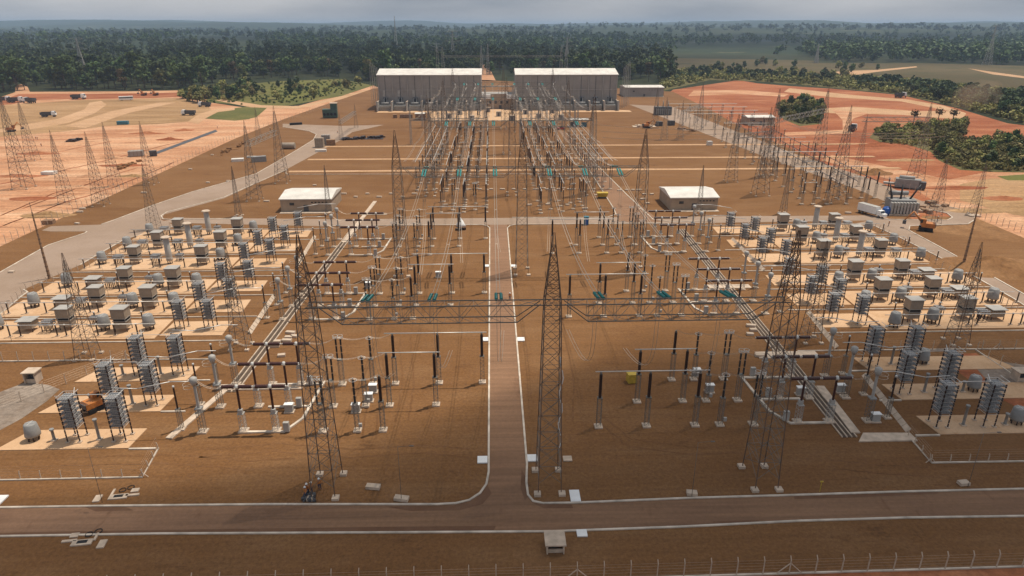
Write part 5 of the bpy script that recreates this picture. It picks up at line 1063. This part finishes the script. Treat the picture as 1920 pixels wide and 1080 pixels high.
blocks([(150, 398), (145, 420), (22, 511), (155, 392), (390, 343), (428, 340), (270, 362), (357, 318), (398, 291), (500, 378), (590, 348), (1512, 325), (1590, 400), (1570, 408), (1480, 412)], 'pale drain cover on outer gravel', 'drain covers on the gravel')
blocks([(753, 937), (1297, 927), (1806, 908), (700, 915)], 'pale lamp base slab by the front road', 'lamp base slabs')
# slim lamp posts by the front road
def lamp(px, label, h=8.0):
    r = empty('lamp_post', (*G(*px), 0)); m = MB(); m.bar((0, 0, 0), (0, 0, h), .035, 6, .022); m.bar((0, 0, h), (1.5, -.2, h + .25), .02); m.build('mast', M['steel'], r); MB().box((1.7, -.22, h + .25), (.5, .18, .08)).build('lamp_head', M['steel'], r); return tag(r, label, 'lamp post', 'thin lamp posts')
for px, l in (((192, 942), 'thin lamp post above the front kerb at left'), ((753, 940), 'thin lamp post above the front kerb left of the junction'), ((1297, 931), 'thin lamp post above front kerb right of the junction'), ((1815, 912), 'thin lamp post above the front kerb at right'), ((22, 640), 'thin lamp post at the left picture edge by ring road'), ((1690, 500), 'thin lamp post beside the right ring road'), ((205, 560), 'thin lamp post in left ring road verge'), ((1515, 640), 'thin lamp post right of the right trench')): lamp(px, l)
# marker stake, yellow
simple('marker_stake', (1537, 922), [('stake', MB().bar((0, 0, 0), (0, 0, 1.5), .05), 'yellow'), ('cap', MB().box((0, 0, 1.55), (.4, .12, .16)), 'yellow')], 'short yellow marker stake at the front kerb', 'marker stake')
# transmission pylons beyond
def pylon(px, h, label, arms=True, w0=9, rz=0.0):
    x, y = G(*px); r = empty('transmission_pylon', (x, y, -1), rz); m = MB()
    for a in (-1, 1):
        for b in (-1, 1): q_ = min(.9, w0 / 2); k_ = max(.3, min(1, w0 / 6)) * (1 if w0 < 3 else .9 if 'hazy' in label else 1.8); m.bar((a * w0 / 2, b * w0 / 2, 0), (a * q_, b * q_, h * .72), .2 * k_); m.bar((a * q_, b * q_, h * .72), (a * q_ * .33, b * q_ * .33, h), .16 * k_)
    lattice(m, 0, h * .72, w0, 2 * q_, 9, .1 * k_ ** 1.3, both=w0 > 3); lattice(m, h * .72, h, 2 * q_, .66 * q_, 4, .09 * k_ ** 1.3, both=w0 > 3); m.build('shaft', M['lgrey'], r)
    if arms:
        q = MB()
        for z, l in ((.74, .2), (.86, .17), (.97, .14)):
            for s in (-1, 1): q.bar((0, 0, h * z), (s * h * l, 0, h * (z + .015)), .2); q.bar((0, 0, h * (z + .05)), (s * h * l, 0, h * (z + .015)), .16)
        q.build('cross_arm', M['lgrey'], r)
    return tag(r, label, 'pylon', 'transmission pylons')
pylon((743, 92), 78, 'tall thin pylon rising above the horizon left of centre', False, 8); pylon((160, 152), 44, 'leaning looking pylon in the left forest', True, 9, .3); pylon((850, 134), 50, 'broad pylon behind the left hall', True, 10, .1); pylon((1062, 134), 42, 'pylon behind the right hall', True, 9, .2); pylon((1850, 122), 56, 'hazy pylon at far right', True, 10, .5); pylon((820, 130), 34, 'thin pylon left of the broad one behind left hall', True, 7); pylon((1530, 118), 30, 'thin mast standing in the dry field', False, 5)
pylon((903, 140), 34, 'thin mast in the gap between the halls', False, 4); pylon((915, 140), 36, 'second thin mast in the gap between halls', False, 4)
for i, (x0, x1) in enumerate(((-80, -84), (94, 99))):
    for k in range(4): pylon((0, 0), 28 + k, f"slender mast at the outer end of the {'left' if i == 0 else 'right'} hall, {ORD[k]} of four", False, 1.6).location = (x0 + (k - 1.5) * (2.4 if i else -2.4) - (3 if not i else -3), 492 + 6 * k, 0)
side_beam((-38, 545), (54, 545), 33.5, 'long grey beam above and behind both halls', 1.0); 
for k, x in enumerate((-41, -37, 54, 58)): pylon((0, 0), 40, f'tall slender mast behind the halls, {ORD[k]} from left', False, 2.2).location = (x, 545, 0)
# ================================================================== PEOPLE
def person_mesh(pose):
    V = {'pelvis': (0, 0, .95), 'chest': (0, .02, 1.32), 'neck': (0, .02, 1.5), 'head': (0, .0, 1.62), 'crown': (0, 0, 1.74)}
    E = [('pelvis', 'chest'), ('chest', 'neck'), ('neck', 'head'), ('head', 'crown')]; R = {'pelvis': .15, 'chest': .18, 'neck': .065, 'head': .10, 'crown': .085}
    for s, n in ((-1, 'l'), (1, 'r')):
        st = s * .16 if pose == 'walk' else 0
        V |= {'hip' + n: (s * .1, 0, .88), 'knee' + n: (s * .11, st - .03, .5), 'ankle' + n: (s * .12, st * 1.9, .09), 'toe' + n: (s * .13, st * 1.9 - .16, .05), 'sh' + n: (s * .2, .02, 1.42), 'el' + n: (s * .27, -st * .6, 1.13), 'wr' + n: (s * .27, -.12 - st, .9), 'hand' + n: (s * .265, -.16 - st, .8)}
        R |= {'hip' + n: .1, 'knee' + n: .068, 'ankle' + n: .048, 'toe' + n: .045, 'sh' + n: .08, 'el' + n: .052, 'wr' + n: .036, 'hand' + n: .04}
        E += [('pelvis', 'hip' + n), ('hip' + n, 'knee' + n), ('knee' + n, 'ankle' + n), ('ankle' + n, 'toe' + n), ('chest', 'sh' + n), ('sh' + n, 'el' + n), ('el' + n, 'wr' + n), ('wr' + n, 'hand' + n)]
    ks = list(V); me = bpy.data.meshes.new('body'); me.from_pydata([V[k] for k in ks], [(ks.index(a), ks.index(b)) for a, b in E], [])
    o = bpy.data.objects.new('tmp', me); COL.objects.link(o); sk = o.modifiers.new('s', 'SKIN'); o.modifiers.new('ss', 'SUBSURF').levels = 1
    for i, k in enumerate(ks): me.skin_vertices[0].data[i].radius = (R[k], R[k])
    me.skin_vertices[0].data[0].use_root = True
    dg = bpy.context.evaluated_depsgraph_get(); nm = bpy.data.meshes.new_from_object(o.evaluated_get(dg)); bpy.data.objects.remove(o)
    nm.materials.clear()
    for m_ in ('navy', 'orange', 'skin'): nm.materials.append(M[m_])
    for p in nm.polygons: z = p.center.z; p.material_index = 0 if z < .93 else (1 if z < 1.47 and (abs(p.center.x) < .3 and z > .98) else 2)
    return nm
PM = [person_mesh('walk'), person_mesh('stand')]
hat = MB().lathe((0, 0, 1.68), [(.17, -.02), (.125, 0), (.12, .06), (.07, .13), (.02, .15)], 10).mesh('helmet', 'white')
PL = [((1757, 416), 'person in orange standing on the ring road loop'), ((1696, 458), 'person in orange walking outside the right ring road kerb'), ((1703, 459), 'second person walking outside the right ring road kerb'), ((1666, 424), 'person standing beside the right ring road'), ((1740, 386), 'person beside the parts near the big transformer'), ((956, 563), 'person walking on the central road edge'), ((633, 250), 'person standing on the ring road near the crates'), ((507, 245), 'person standing by the ring road junction'), ((68, 262), 'person on the red dirt, left of a pair'), ((71, 262), 'person on the red dirt, right of a pair'), ((78, 275), 'person among objects on the red dirt'), ((408, 241), 'person at the end of the dark trench'), ((577, 928), 'person bending by the left foreground tower'), ((585, 925), 'person standing at the left foreground tower leg'), ((574, 934), 'person crouched at the left foreground tower, nearest'), ((600, 918), 'person inside the left foreground tower base')]
for i, (px, l) in enumerate(PL):
    r = bpy.data.objects.new('person', PM[i % 2]); COL.objects.link(r); r.location = (*G(*px), 0); r.rotation_euler = (0, 0, i * 1.3)
    h = bpy.data.objects.new('helmet', hat); COL.objects.link(h); h.parent = r; tag(r, l, 'person', 'workers on the site')
m = MB(); random.seed(9)
for i in range(26): m.box((random.uniform(-.9, .9), random.uniform(-.8, .8), .2), (random.uniform(.15, .6), random.uniform(.1, .4), random.uniform(.1, .6)), random.uniform(0, 3))
tag(m.build('tool_heap', M['dkgrey'], None, (*G(581, 934), 0)), 'dark heap of tools beside the left foreground tower', 'tool heap')
m = MB()
for i in range(14): z = 6 + i * .9; m.bar((.2 + .2 * math.sin(i * 1.3), -1, z), (.2 + .25 * math.sin(i * 1.3 + 1), -1, z + .9), .06)
tag(m.build('hanging_tarp_cord', M['white'], None, (TX[1] + 1.0, 71.6, 0)), 'pale twisted cord hanging on the central tower', 'cord')
# dark trench on the red dirt
struct('earth_trench', MB().sheet(GP([(288, 286), (296, 288), (408, 246), (404, 243)]), -.03), 'dkgrey')
# ================================================================== TREES
def leaf_quads(rng, centers, radii, n, size, flat=.6):
    k = rng.integers(0, len(centers), n); d = rng.normal(size=(n, 3)); d /= np.linalg.norm(d, axis=1)[:, None]
    p = centers[k] + d * radii[k][:, None] * np.array([1, 1, .8]) * (rng.uniform(.55, 1.05, n)[:, None])
    nrm = d + rng.normal(size=(n, 3)) * .55; nrm[:, 2] += .35; nrm /= np.linalg.norm(nrm, axis=1)[:, None]
    up = rng.normal(size=(n, 3)); a = np.cross(nrm, up); a /= np.linalg.norm(a, axis=1)[:, None]; b = np.cross(nrm, a)
    s = size * rng.uniform(.6, 1.3, n); a *= s[:, None]; b *= (s * rng.uniform(.5, 1, n))[:, None]
    return np.stack([p - a - b, p + a - b * .6, p + a * .8 + b, p - a * .7 + b * .8], 1).reshape(-1, 3)
def quad_mesh(name, v, m):
    n = len(v) // 4; me = bpy.data.meshes.new(name); me.vertices.add(len(v)); me.vertices.foreach_set('co', v.astype(np.float32).ravel())
    me.loops.add(n * 4); me.loops.foreach_set('vertex_index', np.arange(n * 4, dtype=np.int32)); me.polygons.add(n)
    me.polygons.foreach_set('loop_start', np.arange(0, n * 4, 4, dtype=np.int32)); me.polygons.foreach_set('loop_total', np.full(n, 4, np.int32))
    me.update(calc_edges=True); me.materials.append(M[m]); return me
def lobes(rng, h, w, base, nl):
    c = []; rd = []
    for i in range(nl):
        t = rng.uniform(0, 1); z = base + (h - base) * (.18 + .72 * t); env = w / 2 * (1 - .75 * abs(t - .45) ** 1.3); a = rng.uniform(0, 6.28); q = env * rng.uniform(.2, .8)
        c.append((q * math.cos(a), q * math.sin(a), z)); rd.append(w * rng.uniform(.16, .28))
    return np.array(c), np.array(rd)
rng = np.random.default_rng(4)
def tree_kind(h, w, base, nl, nq, size, m, name='forest_tree', trunk=True, cat='tree', grp='forest trees'):
    r = empty(name); c, rd = lobes(rng, h, w, base, nl)
    o = bpy.data.objects.new('crown', quad_mesh('crown', leaf_quads(rng, c, rd, nq, size), m)); COL.objects.link(o); o.parent = r
    t = MB(); t.bar((0, 0, -.5), (.2, .1, base + (h - base) * .5), .38, 6, .16)
    for i in range(min(5, nl)): t.bar((.1, .05, base * .8 + i * .5), tuple(c[i]), .14, 4, .05)
    t.build('trunk', M['bark'], r); return Kind(r, cat, grp)
TK = [tree_kind(22, 15, 1, 18, 900, .85, 'leaf'), tree_kind(25, 13, 2.5, 18, 850, .85, 'leaf'), tree_kind(18, 15, .5, 17, 850, .85, 'leaf'), tree_kind(29, 17, 7, 17, 850, .9, 'leaf'), tree_kind(17, 13, .5, 15, 780, .8, 'leaf2'), tree_kind(26, 9, 8, 10, 430, .8, 'leaf'), tree_kind(20, 12, 4, 12, 420, .8, 'leaf3')]
TKN = ['rounded dark green tree', 'tall narrow crowned tree', 'low spreading tree', 'tall emergent tree', 'lighter green tree', 'slim thin crowned tree', 'brownish half dry tree']
BK = [tree_kind(5.5, 8, .4, 12, 520, .5, 'leaf4', 'bush', cat='bush', grp='bushes'), tree_kind(4, 6.5, .2, 10, 420, .45, 'leaf4', 'bush', cat='bush', grp='bushes'), tree_kind(6.5, 7, 1.0, 10, 450, .5, 'leaf', 'bush', cat='bush', grp='bushes')]
DRY = tree_kind(8, 8, 4, 8, 130, .45, 'leaf3', 'dry_tree', cat='tree', grp='half bare dry trees')
def inside(p, poly):
    x, y = p; c = False; j = len(poly) - 1
    for i in range(len(poly)):
        if (poly[i][1] > y) != (poly[j][1] > y) and x < (poly[j][0] - poly[i][0]) * (y - poly[i][1]) / (poly[j][1] - poly[i][1]) + poly[i][0]: c = not c
        j = i
    return c
def sample(poly, n, mind, pw=1.0):
    """points spread over a photo outline: pick rows, then keep trunks a few metres apart on the ground"""
    xs = [p[0] for p in poly]; ys = [p[1] for p in poly]; out = []; cell = {}; tries = 0
    while len(out) < n and tries < n * 30:
        tries += 1; y = min(ys) + (max(ys) - min(ys)) * random.random() ** pw; p = (random.uniform(min(xs), max(xs)), y)
        if not inside(p, poly): continue
        g = G(*p); k = (int(g[0] // mind), int(g[1] // mind))
        if any((k[0] + a, k[1] + b) in cell for a in (-1, 0, 1) for b in (-1, 0, 1)) and k in cell: continue
        cell[k] = 1; out.append((p, g))
    return out
random.seed(21)
F_L = [(-300, 198), (0, 177), (27, 170), (60, 168), (250, 168), (384, 165), (400, 155), (520, 146), (640, 145), (706, 150), (706, 92), (400, 90), (0, 92), (-300, 95)]
F_M = [(690, 152), (900, 140), (908, 118), (918, 140), (1262, 155), (1262, 112), (1100, 100), (690, 96)]
F_R = [(1240, 164), (1330, 148), (1420, 149), (1560, 161), (1690, 174), (1810, 201), (1930, 231), (2100, 246), (2100, 206), (1920, 186), (1740, 162), (1560, 148), (1440, 141), (1330, 133), (1240, 136)]
allp = [('left forest', q) for q in sample(F_L, 1300, 7)] + [('wood behind the halls', q) for q in sample(F_M, 600, 7)] + [('belt beyond the red earth', q) for q in sample(F_R, 520, 4)]
edge = sorted(allp, key=lambda a: -a[1][0][1])
quota = {'left forest': 130, 'wood behind the halls': 60, 'belt beyond the red earth': 95}; bins = {}; near = []
for e_ in edge:
    if -12 < e_[1][0][0] < 1932: bins.setdefault((e_[0], int(e_[1][0][0] // 40)), []).append(e_)
for rnd in range(12):
    for key in sorted(bins):
        if rnd < len(bins[key]) and quota[key[0]] > 0: near.append(bins[key][rnd]); quota[key[0]] -= 1
chosen = {id(e_) for e_ in near}; rest = [e_ for e_ in edge if id(e_) not in chosen]
near.sort(key=lambda a: (a[0], a[1][0][0]))
for i, (zn, (p, g)) in enumerate(near):
    k = random.choice((0, 0, 1, 2, 2, 3, 4, 4, 4, 5, 6) if zn != 'belt beyond the red earth' else (2, 2, 4, 4, 0)); sc = random.uniform(.75, 1.15) * ((.28 + max(0, min(1, (p[0] - 1560) / 250)) * .25) if zn == 'belt beyond the red earth' else 1.0)
    part = next(t for lim, t in {'left forest': ((150, 'behind the parked trucks'), (262, 'behind the white bus'), (390, 'behind the two excavators'), (520, 'behind the small clump'), (640, 'behind the bright meadow'), (9e9, 'beside the left hall')),
        'wood behind the halls': ((800, 'behind the left hall, outer half'), (905, 'behind the left hall, inner half'), (970, 'in the gap between halls'), (1070, 'behind the right hall, inner half'), (1160, 'behind the right hall, outer half'), (9e9, 'behind the grey warehouse')),
        'belt beyond the red earth': ((1330, 'nearest the warehouse'), (1450, 'above the rearmost red earth'), (1560, 'left of the dusty track'), (1700, 'above the dusty track'), (1810, 'right of the dusty track'), (9e9, 'at the right picture edge'))}[zn] if p[0] < lim)
    TK[k].put(*g, f"{TKN[k]} in the {zn}, {part}", rz=random.uniform(0, 6), sc=sc, group=f'trees of the {zn}, {TKN[k]}, {part}')
def mass(name, pts, hs, ws, nq, size, m, label, cat):
    V = []
    for (p, g), h, w_ in zip(pts, hs, ws):
        c, rd = lobes(rng, h, w_, h * .1, 8); q = leaf_quads(rng, c, rd, nq, size); q[:, 0] += g[0]; q[:, 1] += g[1]; q[:, 2] += hill_h(*g); V.append(q)
    o = bpy.data.objects.new(name, quad_mesh(name, np.concatenate(V), m)); COL.objects.link(o); o['kind'] = 'stuff'; return tag(o, label, cat)
pts = [q for _, q in rest]
mass('forest_mass', pts, [random.uniform(15, 30) * (.33 if p[0] > 1262 else 1) for p, g in pts], [random.uniform(13, 18) * (.45 if p[0] > 1262 else 1) for p, g in pts], 150, 1.25, 'leaf', 'dark forest mass behind the first trees on both sides', 'forest')
F_FAR = [(-400, 93), (400, 91), (700, 95), (1100, 98), (1260, 112), (1300, 100), (1500, 104), (1560, 116), (1800, 118), (2000, 126), (2300, 130), (2300, 78), (1700, 72), (1200, 72), (900, 74), (500, 80), (330, 82), (-400, 84)]
def clear(q): return mn.noise(Vector((q[1][0] * .0022 + 9, q[1][1] * .0016, 4))) < .17
pts = [q for q in sample(F_FAR, 3200, 9, .8) if clear(q)]
mass('far_forest', pts, [random.uniform(14, 30) for _ in pts], [random.uniform(14, 24) for _ in pts], 46, 2.4, 'leaf', 'distant forest fading into blue haze toward the horizon', 'forest')
F_F2 = [(-400, 80), (400, 77), (1200, 70), (1700, 70), (2300, 76), (2300, 64), (1200, 62), (-400, 66)]
pts = [q for q in sample(F_F2, 1800, 20) if clear(q)]
mass('far_forest', pts, [random.uniform(14, 30) for _ in pts], [random.uniform(24, 44) for _ in pts], 26, 4.2, 'leaf', 'farthest hazy woods on the rolling hills', 'forest')
def shrubs(name, poly, n, mind, h, label, m='leaf2', nq=60, size=.45):
    pts = sample(poly, n, mind)
    mass(name, pts, [random.uniform(h * .5, h * 1.3) for _ in pts], [random.uniform(h * 1.1, h * 1.9) for _ in pts], nq, size, m, label, 'undergrowth')
shrubs('shrub_mass', [(1240, 168), (1330, 150), (1420, 152), (1560, 163), (1690, 176), (1810, 203), (1930, 233), (2000, 240), (2000, 196), (1920, 178), (1740, 156), (1560, 144), (1440, 137), (1330, 130), (1240, 134)], 1500, 4, 4.5, 'low green scrub filling the belt beyond the red earth', 'leaf4', 60, .75)
shrubs('shrub_mass', [(1640, 252), (1665, 237), (1720, 243), (1760, 231), (1815, 230), (1812, 252), (1795, 262), (1930, 262), (2000, 264), (2000, 322), (1850, 320), (1800, 316), (1760, 298), (1740, 278), (1650, 266)], 900, 1.6, 2.2, 'low tangled scrub filling the thickets on the right slope', 'leaf4', 70, .30)
shrubs('shrub_mass', [(386, 192), (390, 170), (470, 158), (640, 148), (700, 156), (640, 176), (540, 196), (470, 198)], 300, 4, 1.3, 'low scrub and tall grass over the meadow', 'leaf2', 40, .45)
shrubs('shrub_mass', [(1458, 206), (1480, 188), (1515, 187), (1545, 205), (1540, 230), (1500, 233), (1462, 220)], 160, 2.2, 2.0, 'low scrub around the bush clump on the red earth slope', 'leaf2', 50, .35)
# bushes one can tell apart
def bushes(poly, n, mind, where, ks=(0, 1, 2), sc=(.7, 1.2)):
    q = sorted(sample(poly, n, mind), key=lambda a: a[0][0])
    for i, (p, g) in enumerate(q):
        k = random.choice(ks); BK[k].put(*g, f"{['rounded light green bush', 'low light green bush', 'darker upright bush'][k]} {where}", rz=random.uniform(0, 6), sc=random.uniform(*sc), group=f'bushes {where}, kind {["rounded", "low", "upright"][k]}')
bushes([(1458, 206), (1480, 188), (1515, 186), (1545, 205), (1540, 230), (1500, 232), (1462, 220)], 40, 3, 'in the clump on the red earth slope')
bushes([(1640, 250), (1665, 238), (1720, 245), (1760, 232), (1815, 232), (1800, 262), (1785, 300), (1760, 290), (1740, 268), (1650, 262)], 70, 3, 'in the thicket on the right slope', sc=(.45, .95), ks=(0, 1, 1))
bushes([(1750, 290), (1790, 268), (1930, 262), (2000, 262), (2000, 320), (1850, 318), (1790, 312)], 90, 3, 'in the thicket at right picture edge', sc=(.5, 1.0), ks=(0, 1, 1, 2))
bushes([(332, 192), (340, 182), (386, 182), (384, 194)], 12, 4, 'in the small clump on the tan field', (2, 0), (1.0, 1.6))
bushes([(384, 186), (390, 170), (470, 160), (500, 176), (440, 190)], 44, 4, 'between the tan field and meadow', (0, 1, 2), (.6, 1.5)); bushes([(495, 182), (520, 160), (700, 150), (690, 164), (600, 182), (520, 190)], 24, 6, 'in the meadow before the forest', (0, 1, 2), (.5, 1.2))
bushes([(1250, 140), (1420, 118), (1560, 124), (1700, 130), (1560, 148), (1400, 140)], 40, 12, 'dotted over the dry field', (0, 2), (.8, 1.6))
for px, l in (((1712, 232), 'half bare dry tree left on the right slope'), ((1758, 228), 'half bare dry tree in the middle of right slope'), ((1785, 230), 'half bare dry tree right on the right slope')): DRY.put(*G(*px), l)
# ================================================================== CLOUDS, AIR
def vol_mat(name, d, col, an=0.0):
    m = bpy.data.materials.new(name); m.use_nodes = True; t = m.node_tree; t.nodes.clear(); o = t.nodes.new('ShaderNodeOutputMaterial'); v = t.nodes.new('ShaderNodeVolumePrincipled')
    v.inputs['Density'].default_value = d; v.inputs['Color'].default_value = (*col, 1); v.inputs['Anisotropy'].default_value = an; v.inputs['Density Attribute'].default_value = ''
    t.links.new(v.outputs[0], o.inputs['Volume']); return m
M['cloud'] = vol_mat('cloud_vapour', .0105, (.9, .92, .95))
def cloud(cx, cy_, z, rx, ry, rz_, rot, label):
    bm = bmesh.new(); bmesh.ops.create_icosphere(bm, subdivisions=4, radius=1); me = bpy.data.meshes.new('cloud')
    for v in bm.verts:
        n = mn.fractal(v.co * 1.3 + Vector((cx * .01, cy_ * .01, 0)), 1.0, 2.0, 4); v.co *= 1 + .38 * n
    bm.to_mesh(me); bm.free(); me.materials.append(M['cloud']); o = bpy.data.objects.new('cloud', me); COL.objects.link(o)
    k = z / SUNV.z; o.location = (cx + SUNV.x * k, cy_ + SUNV.y * k, z); o.scale = (rx, ry, rz_); o.rotation_euler = (0, 0, rot); o['kind'] = 'structure'; return tag(o, label, 'cloud')
cloud(42, 66, 430, 74, 28, 110, .06, 'grey cloud overhead shading the front road')
cloud(62, 86, 520, 58, 30, 75, .1, 'grey cloud overhead shading the right front bay')
cloud(-20, 52, 600, 110, 17, 80, .0, 'low grey cloud overhead shading the near verge')
cloud(-250, 1150, 900, 620, 330, 60, 0, 'broad cloud overhead shading the left forest')
cloud(700, 2600, 1500, 2400, 800, 75, 0, 'broad cloud overhead shading the far woods')
M['haze'] = vol_mat('haze_air', .00011, (.50, .68, .95), .1)
M['dust'] = vol_mat('dust', .012, (.75, .55, .38))
bm = bmesh.new(); bmesh.ops.create_icosphere(bm, subdivisions=3, radius=1)
for v in bm.verts: v.co *= 1 + .4 * mn.noise(v.co * 1.6)
me = bpy.data.meshes.new('dust_plume'); bm.to_mesh(me); bm.free(); me.materials.append(M['dust'])
o = bpy.data.objects.new('dust_plume', me); COL.objects.link(o); gx, gy_ = G(1832, 206); o.location = (gx, gy_, 9); o.scale = (17, 12, 11); o['kind'] = 'stuff'; tag(o, 'thin dust plume drifting over the far red track', 'dust')
hz = MB().box((0, 7300, 58), (34000, 17000, 128)).build('haze', M['haze']); hz['kind'] = 'stuff'; tag(hz, 'pale blue haze lying over the whole landscape', 'haze')
dup_labels = {k: v for k, v in LABELS.items() if v > 1}
print('things', sum(LABELS.values()), 'labels', len(LABELS), 'objects', len(bpy.data.objects))
print('dups', [(k, v) for k, v in dup_labels.items()][:12])
